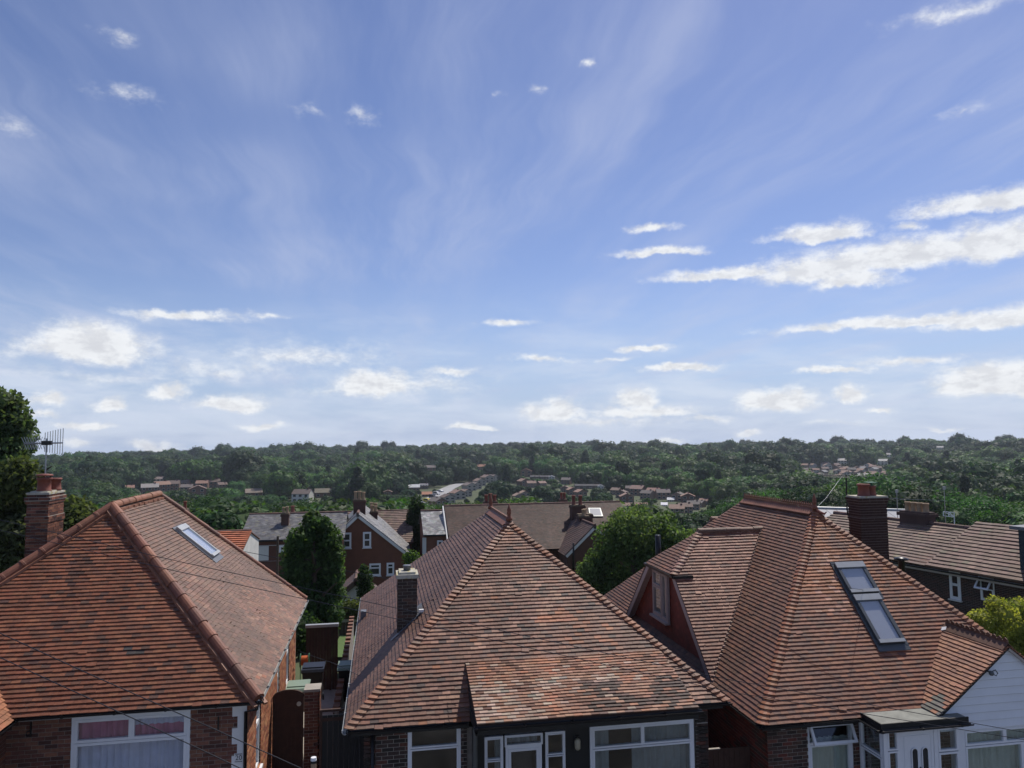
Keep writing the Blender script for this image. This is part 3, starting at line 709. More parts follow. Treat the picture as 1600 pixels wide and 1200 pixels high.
# ------------------------------------------------------------------ HOUSE TWO (middle)
def house_mid():
    z = -5.43; x0, x1, y0, y1 = -.62, 7.0, 14.6, 26.4; zb = -8.6
    A = Vector((3.2, 18.75, -2.16)); B = Vector((3.2, 22.0, -2.16))
    h = thing('bungalow', 'middle bungalow with steep brown tiled roof, bonnet hips, finial and bleached porch roof', 'house', ((x0+x1)/2, 20, zb))
    FL, FR, RR, RL = Vector((x0,y0,z)), Vector((x1,y0,z)), Vector((x1,y1,z)), Vector((x0,y1,z))
    b = MB()
    for f in ((FL,FR,A), (FR,RR,B,A), (RR,RL,B), (RL,FL,A,B), (FL,RL,RR,FR)): b.face(f)
    roof = b.build('roof', 'deck', h)
    PC = Pieces('roof_tile', 'roof_tile_field', 'tile')
    def cf(p, x, v):
        n = noise.noise(Vector((x*.8, v*1.1, 2.2)))
        q = atan_patch(p)
        if q: return jit((.42,.15,.08), .2)
        if random.random() < .045: return jit(DARK, .2)
        if n > .25 and random.random() < .4: return jit(PALE, .15)
        return jit(pick([((.26,.12,.082),4),((.23,.10,.068),3),((.30,.125,.08),2),(ORANGE,.25),((.20,.105,.078),2)]), .12)
    def cl(p, x, v): return jit(pick([((.19,.10,.075),4),((.165,.09,.07),3),((.22,.115,.085),1)]), .10)
    roof_face(PC, (FL,FR,A), cf, roof); roof_face(PC, (RL,FL,A,B), cl, roof); roof_face(PC, (FR,RR,B,A), cl, roof)
    # porch roof: lower pitch, carried forward; weathered pale
    pe0 = atY(745,1128,13.7); pe1 = atY(1091,1108,13.7); pz = (pe0.z+pe1.z)/2; px0, px1 = pe0.x, pe1.x
    t0 = 15.55; tz = z+(t0-y0)*(A.z-z)/(A.y-y0)+.03
    a0, a1, a2, a3 = Vector((px0,13.7,pz)), Vector((px1,13.7,pz)), Vector((px1-.02,t0,tz)), Vector((px0,t0,tz))
    b = MB(); dn = Vector((0,0,-.05)); b.prism((a0,a1,a2,a3), dn); pr = b.build('porch_roof', 'deck', h)
    def cp(p, x, v):
        n = noise.noise(Vector((x*1.1+3, v*1.4, 9))); m = noise.noise(Vector((x*.55+4.5, v*.9, 4)))
        if x > 2.1 and v < .95 and n+.25*(x-2.6)*.4 > -.02 and random.random() < .72: return jit(pick([(DARK,3),((.13,.07,.055),2)]), .2)
        if random.random() < .10: return jit(BROWN, .2)
        if x < 2.9 and v < 1.2 and m > -.25: return jit(pick([(BLEACH,4),(PALE,4),((.44,.29,.22),3),(GREY,1)]), .15)
        return jit(pick([(PALE,4),((.42,.17,.10),3),((.32,.15,.10),3),(BLEACH,.6)]), .15)
    PP = Pieces('porch_tile', 'porch_tile_field', 'tile')
    roof_face(PP, (a0,a1,a2,a3), cp, pr, tg=.098, sag=.02); PP.finish(h)
    PC.finish(h)
    # cheek at the porch's left edge, fascia and double gutter line
    b = MB(); b.face((a0+dn, a3+dn, Vector((px0,t0,tz-.5)), Vector((px0,13.75,pz-.2)))); b.box(px0-.02,px0+.02,13.72,14.7,pz-.19,pz-.03); b.build('porch_cheek', 'blackpaint', h)
    b = MB(); b.box(px0-.02,px1+.02,13.72,13.75,pz-.22,pz-.03); b.box(px0-.02,px1+.02,13.751,14.9,pz-.22,pz-.2); b.box(px1-.01,px1+.02,13.76,14.8,pz-.2,pz-.04); b.build('porch_fascia', 'blackpaint', h)
    gutter(h, [(px0-.05,13.66,pz-.05),(px1+.08,13.66,pz-.05)], r=.06, name='porch_gutter')
    HC = Pieces('bonnet_tile', 'bonnet_tile_rest', 'hiptile')
    nf = (FR-FL).cross(A-FL).normalized(); nl = (FL-RL).cross(A-RL).normalized(); nr = (RR-FR).cross(A-FR).normalized(); pal = [(ORANGE,3),((.33,.14,.08),3),((.26,.115,.075),2)]
    rise = TG*math.sin(math.atan2(A.z-z, A.y-y0))
    bonnets(HC, FL, A, (Vector((1,0,0)), nf), (Vector((0,1,0)), nl), pal, rise, roof); bonnets(HC, FR, A, (Vector((-1,0,0)), nf), (Vector((0,1,0)), nr), pal, rise, roof)
    HC.finish(h)
    crest(h, roof, A, B, teeth=False, finial_h=.42, both=True)
    # walls
    yw = 14.92; xl, xr = -.32, 6.72; H = -5.5-zb; BC = Pieces('brick', 'brick_field', 'brick')
    def X(px, py=1160): return atY(px, py, yw).x
    w0, w1 = X(637), X(720); wz = atY(680,1133,yw).z
    d0 = X(745); v0, v1 = X(921), X(1083); vz = atY(1000,1127,yw).z
    brick_wall(BC, h, (xl,yw,zb), (1,0,0), (0,-1,0), w1+.12-xl, H, BRICK_DARK, [(w0-xl,w1-xl,wz-1.5-zb,9)], name='front_wall')
    brick_wall(BC, h, (v1+.06,yw,zb), (1,0,0), (0,-1,0), xr-v1-.06, H, BRICK_DARK, name='front_pier')
    brick_wall(BC, h, (xl-.001,yw+7,zb), (0,-1,0), (-1,0,0), 7.0, H, BRICK_DARK, name='side_wall')
    brick_wall(BC, h, (xr+.001,yw,zb), (0,1,0), (1,0,0), 11, H, [((.16,.06,.04),1),((.12,.05,.04),1)], mortar='mortar_dark', name='side_wall')
    b = MB(); b.box(w1+.12,d0,yw+.05,yw+.25,zb,-5.5); b.build('recess_wall', 'mortar_dark', h)
    window(h, (w0,yw+.0,wz-1.5), (1,0,0), (0,-1,0), w1-w0, 1.5, [(0,1,.74,1),(0,1,0,.73)], fw=.05, sash=.03)
    window(h, (v0,yw-.05,vz-1.45), (1,0,0), (0,-1,0), v1-v0, 1.45, [(0,.5,.71,1),(.5,1,.71,1),(0,1,0,.7)], fw=.06, sash=.035, curtain=[('greycurt',.42,.99,0,.98),('greycurt',.02,.2,0,.98)])
    # black timber panelling round the door
    b = MB(); b.box(d0,v0-.001,yw+.03,yw+.1,vz+.02,-5.2); s0,s1 = X(757),X(786); t1 = X(848); q0,q1 = X(852),X(883)
    b.box(d0,s0,yw+.0,yw+.12,zb,vz+.02); b.box(q1,v0-.001,yw+.0,yw+.12,zb,vz+.02); b.box(s1,s1+.03,yw,yw+.12,zb,vz+.02); b.box(t1+.002,q0-.002,yw,yw+.12,zb,vz+.02); b.box(v0,v1+.06,yw+.0,yw+.1,vz+.001,-5.2); b.box(v0,v1+.06,yw,yw+.1,zb,vz-1.451); b.build('black_panelling', 'blackpaint', h)
    # downpipe and posts at the recess
    b = MB(); b.box(d0-.10,d0-.04,yw-.25,yw-.02,zb,-5.45); b.box(d0-.03,d0,yw-.1,yw,zb,-5.45); b.build('porch_post', 'greyframe', h)
    zt = atY(770,1151,yw).z; window(h, (s0,yw-.01,zt-2.0), (1,0,0), (0,-1,0), s1-s0, 2.0, [(0,1,.79,1),(0,1,0,.78)], fw=.035, sash=.02, name='side_light', curtain=[('greycurt',.6,.95,0,.98)])
    zt = atY(867,1143,yw).z; window(h, (q0,yw-.01,zt-2.0), (1,0,0), (0,-1,0), q1-q0, 2.0, [(0,1,.79,1),(0,1,0,.78)], fw=.035, sash=.02, name='side_light')
    zt = atY(820,1147,yw).z; window(h, (s1+.032,yw-.01,zt-.22), (1,0,0), (0,-1,0), t1-s1-.032, .22, [(0,1,0,1)], fw=.03, sash=.01, name='transom_light', curtain=[('greycurt',.05,.9,0,.98)])
    zt = atY(820,1164,yw).z; dr = window(h, (s1+.05,yw+.0,zt-2.05), (1,0,0), (0,-1,0), t1-s1-.07, 2.05, [(0,1,.0,1)], fw=.06, sash=.05, name='front_door')
    b = MB(); b.box(s1+.2,t1-.2,yw+.1,yw+.12,zt-1.4,zt-.08); b.build('door_blind', 'room', dr)
    c = atY(902,1162,yw-.05); b = MB(); b.box(c.x-.055,c.x+.055,yw-.03,yw,c.z-.14,c.z+.14); lb = b.build('porch_lamp', 'black', h)
    b = MB()
    b.lathe((c.x,yw-.07,c.z-.12), [(.02,0),(.055,.03),(.062,.08),(.062,.17),(.05,.21),(.02,.235)], 14); b.build('lamp_shade', 'lampglass', lb, True)
    # eaves
    b = MB(); b.box(x0+.05,px0-.03,y0+.06,y0+.09,z-.17,z-.03); b.box(px1+.03,x1-.05,y0+.06,y0+.09,z-.17,z-.03); b.box(x0+.05,x1-.05,y0+.091,yw,z-.17,z-.15); b.build('fascia', 'blackpaint', h)
    gutter(h, [(x0-.03,y0-.02,z-.035),(px0-.06,y0-.02,z-.035)]); gutter(h, [(px1+.1,y0-.02,z-.035),(x1+.1,y0-.02,z-.035)])
    gutter(h, [(x0-.05,y1,z-.03),(x0-.05,y0-.06,z-.03)], 'alu')
    pipe(h, [(xl+.16,yw-.045,z-.1),(xl+.16,yw-.045,zb)])
    # reveal of sill strips
    for xa, py in ((X(575),1197), (X(1089),1153)):
        q = atY(800,py,yw).z; b = MB(); b.box(xa,xa+.24,yw-.02,yw-.008,q-.009,q+.009); b.build('cable_clip', 'conc', h)
    BC.finish(h)
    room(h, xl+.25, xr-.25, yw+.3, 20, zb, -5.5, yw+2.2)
    # chimney low on the left slope
    nl2 = Vector((-(A.z-z)/(A.x-x0),0,1)).normalized(); CC = Pieces('brick', 'chimney_brick_field', 'brick')
    yc = 17.75; cx0, cx1 = atY(621.5,930,yc).x, atY(651.5,930,yc).x; zt = atY(636,904,yc).z; W = cx1-cx0; wy = .62
    st = chimney(CC, h, (cx0+cx1)/2, yc+wy/2, -5.0, zt, W, wy, [((.075,.05,.042),3),((.12,.065,.05),3),((.05,.04,.036),2)], []); CC.finish(h)
    b = MB(); m = (cx0+cx1)/2; ym = yc+wy/2; b.box(m-W/2-.035,m+W/2+.035,ym-wy/2-.035,ym+wy/2+.035,zt,zt+.09); b.box(m-W/2+.03,m+W/2-.03,ym-wy/2+.03,ym+wy/2-.03,zt+.09,zt+.14); b.build('cement_cap', 'capstone', st)
    b = MB(); b.lathe((m,ym,zt+.13), [(.085,0),(.085,.10),(.10,.105),(.10,.13),(.07,.135)], 12); b.build('chimney_pot', 'lead', st, True)
    # lead flashing and valley gutter behind the stack
    k = (A.z-z)/(A.x-x0); b = MB()
    def sl(x, y, up=.055): return Vector((x, y, z+(x-x0)*k+up))
    b.prism((sl(cx0-.16,yc-.12),sl(cx1+.1,yc-.12),sl(cx1+.1,yc+.02),sl(cx0-.16,yc+.02)), (0,0,.012)); b.prism((sl(cx1-.02,yc-.12),sl(cx1+.14,yc-.12),sl(cx1+.14,yc+wy+.1),sl(cx1-.02,yc+wy+.1)), (0,0,.03)); b.build('flashing', 'lead', st)
    q = sl(cx1+.1,yc-.1,.08); b = MB(); b.box(q.x-.06,q.x+.05,q.y-.04,q.y+.04,q.z-.0,q.z+.06); b.build('mortar_fillet', 'whitewall', st)
    # small vent on the far left slope
    q = atP(566,968,FL,nl2); b = MB(); b.box(q.x-.05,q.x+.12,q.y-.15,q.y+.15,q.z,q.z+.26); b.build('roof_vent', 'lead', roof)
def atan_patch(p):
    a = proj(p); return (835 < a[0] < 905 and 955 < a[1] < 975 and random.random() < .75) or (880 < a[0] < 960 and 975 < a[1] < 1010 and random.random() < .3)
def crest(owner, roof, A, B, teeth=True, finial_h=.5, both=False, pal=((.28,.10,.055),), end=True):
    """crested ridge: angled ridge tiles, upright pierced crest and terracotta finials"""
    A, B = Vector(A), Vector(B); d = (B-A).normalized(); L = (B-A).length; s = d.cross(Vector((0,0,1))).normalized(); n = max(1, round(L/.42)); l = L/n
    for i in range(n):
        p = A+d*l*i; b = MB(); c = jit(pal[0], .14); up = Vector((0,0,1))
        for sg in (-1, 1):
            b.prism((p+up*.055, p+up*.055+d*(l-.006), p+s*sg*.17-up*.075+d*(l-.006), p+s*sg*.17-up*.075), up*.022, c)
        if teeth:
            b.box(0,l-.006,-.014,.014,.08,.125, frame(p, d, s), c)
            m = 4
            for k in range(m):
                x = (k+.5)*l/m; b.prism([p+d*(x+a)+up*(q)-s*.012 for a, q in ((-.022,.124),(.022,.124),(.034,.185),(.014,.20),(0,.245),(-.014,.20),(-.034,.185))], s*.024, c)
        else: b.box(0,l-.006,-.02,.02,.085,.135, frame(p, d, s), c)
        b.build('ridge_tile', 'hiptile', roof)
    for q, sg in ((A, -1), (B, 1)):
        if sg == 1 and not both: continue
        b = MB(); b.lathe(q+Vector((0,0,.06)), [(.085,0),(.08,.06),(.05,.10),(.045,.16),(.065,.19),(.045,.22),(.06,finial_h*.62),(.035,finial_h*.75),(.012,finial_h),(.0,finial_h+.01)], 12, (.27,.085,.05)); b.build('finial', 'hiptile', roof, True)
house_mid()

# ------------------------------------------------------------------ HOUSE THREE (right)
def house_right():
    z = -5.9; x0, x1, y0, y1 = 7.68, 15.3, 14.45, 26.2; zb = -9.1
    A = Vector((11.5, 18.35, -2.07)); B = Vector((11.5, 22.3, -2.07))
    h = thing('bungalow', 'right-hand bungalow with orange-red roof, two grey rooflights and white boarded gable', 'house', ((x0+x1)/2, 20, zb))
    FL, FR, RR, RL = Vector((x0,y0,z)), Vector((x1,y0,z)), Vector((x1,y1,z)), Vector((x0,y1,z))
    b = MB()
    for f in ((FL,FR,A), (FR,RR,B,A), (RR,RL,B), (RL,FL,A,B), (FL,RL,RR,FR)): b.face(f)
    roof = b.build('roof', 'deck', h); PC = Pieces('roof_tile', 'roof_tile_field', 'tile')
    def cf(p, x, v):
        a = proj(p)
        if (1270 < a[0] < 1345 and 868 < a[1] < 960) and random.random() < .22: return jit((.52,.25,.17), .12)
        if v > 2.9 and random.random() < .5: return jit(ORANGE, .15)
        n = noise.noise(Vector((x*.7, v*1.0, 6)))
        return jit(pick([((.30,.11,.065),4),((.26,.10,.065),3),((.34,.125,.07),2),((.21,.095,.066),2+4*max(0,n))]), .12)
    def cl(p, x, v): return jit(pick([((.22,.10,.066),4),((.185,.09,.062),3),((.26,.11,.068),1)]), .12)
    def cd_(p, x, v): return jit(pick([((.34,.14,.095),4),((.28,.115,.08),3),((.42,.19,.13),2),((.22,.10,.075),1)]), .12)
    roof_face(PC, (FL,FR,A), cf, roof); roof_face(PC, (RL,FL,A,B), cl, roof); roof_face(PC, (FR,RR,B,A), cl, roof)
    HC = Pieces('bonnet_tile', 'bonnet_tile_rest', 'hiptile')
    nf = (FR-FL).cross(A-FL).normalized(); nl = (FL-RL).cross(A-RL).normalized(); nr = (RR-FR).cross(A-FR).normalized(); pal = [((.42,.155,.075),3),((.36,.13,.07),3),((.30,.12,.07),1)]
    rise = TG*math.sin(math.atan2(A.z-z, A.y-y0))
    bonnets(HC, FL, A, (Vector((1,0,0)), nf), (Vector((0,1,0)), nl), pal, rise, roof); bonnets(HC, FR, A, (Vector((-1,0,0)), nf), (Vector((0,1,0)), nr), pal, rise, roof)
    crest(h, roof, A+Vector((0,0,.02)), B, True, .42)
    b = MB(); b.tube([A+Vector((.03,-.03,.06)), A+Vector((.10,-.10,.0)), A+Vector((.18,-.17,-.03)), A+Vector((.22,-.21,.03))], [.05,.045,.03,.01], 8); b.build('hip_end_horn', 'pot', roof)
    # --- dormer wing facing the neighbour: half-hipped, tile-hung cheek
    k = (A.z-z)/(A.x-x0); yc = 20.05; zr = -2.72; xw = 7.95; hw = 3.2; ze = -5.85; m = (zr-ze)/hw
    zh = -3.70; dyh = (zr-zh)/m; xo = 7.72
    rx = 8.95
    R0, R1 = Vector((rx,yc,zr)), Vector((11.3,yc,zr)); 
    def fr(sg):
        e0 = Vector((xo,yc+sg*hw,ze)); h0 = Vector((xo,yc+sg*dyh,zh)); e1 = Vector((7.95+.2,yc+sg*hw,ze)); 
        return e0, h0, e1
    e0, h0, e1 = fr(-1); g0, g0h, g1 = fr(1)
    v1 = Vector((x0+(ze-z)/k+.25,yc-hw,ze)); w1 = Vector((x0+(ze-z)/k+.25,yc+hw,ze)); v2 = Vector((11.3,yc,zr))
    b = MB()
    for f in ((e0,v1,R1,R0,h0), (w1,g0,g0h,R0,R1), (g0h,h0,R0)): b.face(f)
    dr = b.build('dormer_roof', 'deck', h); DP = Pieces('dormer_tile', 'dormer_tile_field', 'tile')
    roof_face(DP, (e0,v1,R1,R0,h0), cd_, dr); roof_face(DP, (w1,g0,g0h,R0,R1), cl, dr); roof_face(DP, (g0h,h0,R0), cl, dr); DP.finish(h)
    nd = (v1-e0).cross(h0-e0).normalized(); nh = (h0-g0h).cross(R0-g0h).normalized(); nb = (g0-w1).cross(R0-w1).normalized()
    bonnets(HC, h0, R0, (Vector((1,0,0)), nd), (Vector((0,1,0)), nh), [((.44,.22,.15),3),((.36,.16,.10),2)], rise, dr)
    halfround(HC, R0+Vector((-.06,0,.0)), Vector((x0+(zr-z)/k+.15,yc,zr)), (0,0,1), .10, .46, [((.24,.115,.07),2),((.20,.10,.065),1)], dr, False)
    # mortar-dabbed valley between dormer and main slope
    b = MB(); va = Vector((x0+(ze-z)/k,yc-hw,ze)); vb = Vector((x0+(zr-z)/k,yc,zr))
    for i in range(42):
        q = va+(vb-va)*(i+.3)/42; s = random.uniform(.022,.042); b.box(q.x-s,q.x+s,q.y-.055,q.y-.01,q.z+.02,q.z+.055+s*.5, None, jit((.50,.33,.25),.2))
    b.build('valley_mortar', 'hiptile', dr)
    b = MB(); b.box(xo-.06,xo+.5,yc-dyh-.14,yc-dyh-.04,zh-.09,zh-.02); b.box(xo-.09,xo,yc-dyh-.1,yc+dyh+.05,zh-.08,zh-.01); b.build('dormer_gutter', 'black', dr)
    # tile-hung end wall
    P = [Vector((xw,yc-hw+.12,ze)), Vector((xw,yc+hw-.12,ze)), Vector((xw,yc+dyh-.05,zh-.02)), Vector((xw,yc-dyh+.05,zh-.02))]
    b = MB(); b.prism(P, (.15,0,0)); wl = b.build('dormer_wall', 'deck', h)
    HP = Pieces('hung_tile', 'hung_tile_field', 'redhang')
    roof_face(HP, (P[1],P[0],P[3],P[2]), lambda p,x,v: jit(pick([((.20,.05,.032),4),((.17,.045,.03),3),((.24,.06,.036),2)]), .08), wl, sag=.004); HP.finish(h)
    for sg in (-1, 1):      # bargeboards
        a = Vector((xo+.0,yc+sg*(hw+.02),ze-.02)); c = Vector((xo+.0,yc+sg*(dyh+.0),zh-.03)); dd = (c-a).normalized(); pp = dd.cross(Vector((1,0,0)))*sg
        if pp.z > 0: pp = -pp
        b = MB(); b.prism((a,c,c+pp*.16,a+pp*.16), (.03,0,0)); b.prism((a+Vector((.031,0,-.01)),c+Vector((.031,0,-.01)),c+pp*.13+Vector((.031,0,-.01)),a+pp*.13+Vector((.031,0,-.01))), (.2,0,0)); b.build('bargeboard', 'barge', h)
    wy0, wy1 = atX(1035,900,xw).y, atX(1056,905,xw).y
    dw_ = window(h, (xw-.125,20.95,-5.15), (0,-1,0), (-1,0,0), 1.15, 1.32, [(0,.62,.66,1),(0,.62,0,.65),(.66,1,0,1)], fw=.05, sash=.05, frame_m='barge', sill='barge', name='dormer_window')
    b = MB(); b.box(.03,1.12,-.068,-.05,.03,1.29,frame((xw-.125,20.95,-5.15),(0,-1,0),(-1,0,0))); b.build('net_panel','greycurt',dw_)
    # second, lower wing further back and a small one on the right slope
    for nm, xa, xb, yy, zz, sg in (('rear_wing', atY(1111,812,23.2).x, 11.2, 23.2, atY(1111,812,23.2).z, -1), ('right_wing', 12.0, 13.4, 21.6, -2.55, 1)):
        b = MB(); q = .98; hw_ = 1.1 if sg < 0 else 2.2; a0 = Vector((xa,yy,zz)); a1 = Vector((xb,yy,zz)); ff = [(Vector((xa-.25*(sg<0),yy-hw_,zz-hw_*q)),Vector((xb+.7*(sg>0),yy-hw_,zz-hw_*q)),a1,a0),(Vector((xb+.7*(sg>0),yy+hw_,zz-hw_*q)),Vector((xa-.25*(sg<0),yy+hw_,zz-hw_*q)),a0,a1)]
        for f in ff: b.face(f)
        b.face((ff[0][0],a0,ff[1][1])); b.face((ff[0][1],a1,ff[1][0])); wr = b.build(nm, 'deck', h); WP = Pieces('wing_tile', 'wing_tile_field', 'tile', 0)
        for f in ff: roof_face(WP, f, cd_, wr)
        if sg < 0: roof_face(WP, (ff[1][1],ff[0][0],a0), cl, wr)
        WP.finish(h); halfround(HC, a0, a1, (0,0,1), .10, .46, [((.24,.115,.07),1)], wr, False)
    # --- front bay with white boarded gable
    gx = 13.17; gy = 14.1; hwg = 1.72; gz = -4.54; ez = -5.82; mg = (gz-ez)/hwg
    ra, rb = Vector((gx,gy-.12,gz)), Vector((gx,16.2,gz)); la, lb_ = Vector((gx-hwg,gy-.12,ez)), Vector((gx-hwg,16.2,ez)); qa, qb = Vector((gx+hwg,gy-.12,ez)), Vector((gx+hwg,16.2,ez))
    b = MB(); b.face((lb_,la,ra,rb)); b.face((qa,qb,rb,ra)); br = b.build('bay_roof', 'deck', h); BP = Pieces('bay_tile', 'bay_tile_field', 'tile')
    def cb(p, x, v):
        if v < .42 and random.random() < .7 and p.y < 14.6: return jit((.13,.12,.105), .15)
        return jit(pick([((.32,.12,.07),4),((.27,.105,.068),3),((.36,.14,.08),1)]), .14)
    roof_face(BP, (lb_,la,ra,rb), cb, br); roof_face(BP, (qa,qb,rb,ra), cb, br); BP.finish(h)
    crest(h, br, Vector((gx,gy-.1,gz)), Vector((gx,15.82,gz)), True, .25, end=False, pal=((.17,.075,.05),)) if False else None
    d = MB()
    n = 4; L = (15.78-gy+.1)/n
    for i in range(n):
        p = Vector((gx,gy-.1+L*i,gz)); b = MB(); c = jit((.17,.078,.052), .12)
        for sg in (-1,1): b.prism((p+Vector((0,0,.07)), p+Vector((0,L-.006,.07)), p+Vector((sg*.15,L-.006,-.07)), p+Vector((sg*.15,0,-.07))), (0,0,.022), c)
        b.box(-.012+p.x,.012+p.x,p.y,p.y+L-.006,p.z+.08,p.z+.125,None,c)
        for t in range(3):
            yy = p.y+(t+.5)*L/3; b.prism([Vector((gx-.011,yy+a,p.z+q)) for a,q in ((-.05,.123),(.05,.123),(.058,.15),(.03,.17),(0,.185),(-.03,.17),(-.058,.15))], (.022,0,0), c)
        b.build('ridge_tile', 'hiptile', br)
    b = MB(); q = Vector((gx-.12,15.72,gz-.05)); b.box(-.05,.05,-.09,.09,-.01,.03, Matrix.Translation(q) @ Matrix.Rotation(R(-42),4,'Y') @ Matrix.Rotation(.5,4,'Z')); b.build('lead_saddle', 'whitewall', br)
    # boards
    nb_ = 9; zlow = atY(1560,1135,gy).z; zz = zlow
    while zz < gz-.06:
        zt = min(zz+.153, gz-.03); f = lambda q: max(.0, (gz-q)/mg-.03) if q > ez+.02 else hwg-.05
        b = MB(); xl_ = f(zz); xt = f(zt); xr_ = f(zz)
        b.prism([Vector((gx-xl_,gy-.03,zz)),Vector((gx+xl_,gy-.03,zz)),Vector((gx+xt,gy-.006,zt)),Vector((gx-xt,gy-.006,zt))], (0,.04,0)); b.build('board', 'whiteboard', br); zz += .165
    b = MB(); b.face((Vector((gx-hwg,gy+.04,ez)),Vector((gx+hwg,gy+.04,ez)),Vector((gx,gy+.04,gz-.02)))); b.box(gx-hwg+.04,gx+hwg-.04,gy+.03,gy+.1,zlow,ez); b.build('gable_backing', 'lead', br)  # dark backing colour stands in for shadow lines between the boards
    for sg in (-1,1):
        a = Vector((gx+sg*(hwg+.03),gy-.1,ez-.04)); c = Vector((gx,gy-.1,gz-.0)); dd = (c-a).normalized(); pp = Vector((0,-1,0)).cross(dd); pp = pp if pp.z < 0 else -pp
        b = MB(); b.prism((a,c,c+pp*.045,a+pp*.045), (0,.06,0)); b.build('verge_trim', 'blackpaint' if sg < 0 else 'barge', br)
    c = atY(1548,1052,gy-.12); b = MB(); b.lathe((c.x,gy-.14,c.z-.04), [(.03,0),(.05,.02),(.05,.06),(.03,.09)], 10); b.tube([(c.x,gy-.02,c.z+.02),(c.x,gy-.14,c.z+.02)], .02, 8); b.tube([(c.x+.03,gy-.1,c.z+.02),(c.x+.12,gy-.12,c.z+.06),(c.x+.17,gy-.12,c.z-.01),(c.x+.13,gy-.12,c.z-.06),(c.x+.05,gy-.12,c.z-.02)], .012, 6); b.build('security_light', 'greyframe', br)
    # --- walls
    yw = 14.78; xl = 7.98; H = -5.98-zb; BC = Pieces('brick', 'brick_field', 'brick')
    def X(px, Y=yw, py=1160): return atY(px, py, Y).x
    w0, w1 = X(1262), X(1333); wz = atY(1297,1127,yw).z
    xe = X(1352)
    brick_wall(BC, h, (xl,yw,zb), (1,0,0), (0,-1,0), 4.4, H, BRICK_DARK+[((.16,.06,.042),3)], [(w0-xl,w1-xl,wz-1.5-zb,9)], name='front_wall')
    brick_wall(BC, h, (xl,yw+11,zb), (0,-1,0), (-1,0,0), 11, H, [((.19,.055,.036),3),((.15,.05,.035),2)], mortar='mortar_dark', name='side_wall')
    brick_wall(BC, h, (14.6,yw,zb), (0,1,0), (1,0,0), 11, H, BRICK_RED, name='side_wall'); BC.finish(h)
    w = window(h, (w0,yw+.02,wz-1.5), (1,0,0), (0,-1,0), w1-w0, 1.5, [(0,1,0,.70)], fw=.06, sash=.04, curtain=[('cream',.03,.97,0,.74)])
    b = MB(); b.box(w0+.06,w1-.06,yw+.02,yw+.08,wz-.47,wz-.42); b.build('window_transom', 'white', w)
    Ws = w1-w0-.06; T = Matrix.Translation((w0+.03,yw+.0,wz-.05)) @ Matrix.Rotation(R(-28),4,'X'); b = MB(); s = .055   # open top vent
    b.box(0,s,-.05,0,-.40,0,T); b.box(Ws-s,Ws,-.05,0,-.40,0,T); b.box(s,Ws-s,-.05,0,-.40,-.40+s,T); b.box(s,Ws-s,-.05,0,-s,0,T); vt = b.build('open_vent', 'white', w)
    b = MB(); b.box(s*.8,Ws-s*.8,-.03,-.02,-.40+s*.8,-s*.8,T); b.build('pane', 'glass', vt)
    # --- flat-roofed white porch
    py_ = 13.95; fz = atY(1430,1121,py_).z; p0 = X(1380,py_,1140); p1 = X(1502,py_,1115)
    zr_ = atY(1385,1130,py_).z
    b = MB(); b.box(p0-.12,p1+.02,py_-.12,yw+.05,zr_-.02,zr_+.035); pf = b.build('porch_roof', 'felt', h)
    b = MB(); b.box(p0-.15,p1+.04,py_-.15,py_-.121,zr_-.14,zr_+.05); b.box(p0-.15,p0-.121,py_-.12,yw-.02,zr_-.14,zr_+.05); b.build('porch_fascia', 'blackpaint', pf)
    gutter(pf, [(p0-.2,py_-.2,zr_-.06),(p1+.08,py_-.2,zr_-.06)], r=.05, name='porch_gutter'); gutter(pf, [(p0-.2,yw-.05,zr_-.06),(p0-.2,py_-.2,zr_-.06)], r=.05, name='porch_gutter')
    zt = zr_-.02; Hh = 2.15
    b = MB(); b.box(p0-.03,p1,py_-.03,py_+.04,zt-.12,zt-.002); b.build('porch_lintel', 'white', h); zt -= .121
    window(h, (p0-.001,yw-.03,zt-Hh), (0,-1,0), (-1,0,0), yw-py_-.06, Hh, [(0,1,.75,1),(0,1,0,.74)], fw=.05, sash=.035, name='porch_window')
    c0, c1 = p0+.06, X(1405,py_); b = MB(); b.box(p0,c0,py_,py_+.07,zt-Hh,zt-.001); b.build('corner_post', 'white', h)
    window(h, (c0,py_,zt-Hh), (1,0,0), (0,-1,0), c1-c0, Hh, [(0,1,.82,1),(0,1,0,.81)], fw=.03, sash=.03, name='porch_window')
    d1 = X(1463,py_)
    b = MB(); b.box(c1,c1+.05,py_,py_+.07,zt-Hh,zt); b.box(d1-.05,d1,py_,py_+.07,zt-Hh,zt); b.box(c1+.05,d1-.05,py_,py_+.07,zt-.05,zt); b.box(c1+.055,d1-.055,py_+.01,py_+.055,zt-Hh,zt-.055)
    # raised panel lines and surround of the two arched lights
    dw = d1-c1; b.box(c1+.11,c1+.125,py_+.0,py_+.0099,zt-1.9,zt-.15); b.box(d1-.125,d1-.11,py_+.0,py_+.0099,zt-1.9,zt-.15); b.box(c1+.126,d1-.126,py_+.0,py_+.0099,zt-.165,zt-.15)
    door = b.build('front_door', 'white', h)
    for fx in (.40, .68):
        cx = c1+dw*fx; r = .062; top = zt-.47
        pts = [Vector((cx-r,0,top-.75)),Vector((cx+r,0,top-.75))]+[Vector((cx+r*math.cos(a),0,top+r*math.sin(a))) for a in [math.pi*i/10 for i in range(11)]]
        b = MB(); b.prism([p+Vector((0,py_-.003,0)) for p in pts], (0,.011,0)); b.build('arched_light', 'farglass', door)
        b = MB(); o = [Vector((cx+(p.x-cx)*1.32,py_-.004,top+(p.z-top)*(1.3 if p.z >= top else 1.03))) for p in pts]; ii = [p+Vector((0,py_-.004,0)) for p in pts]
        nn = len(pts)
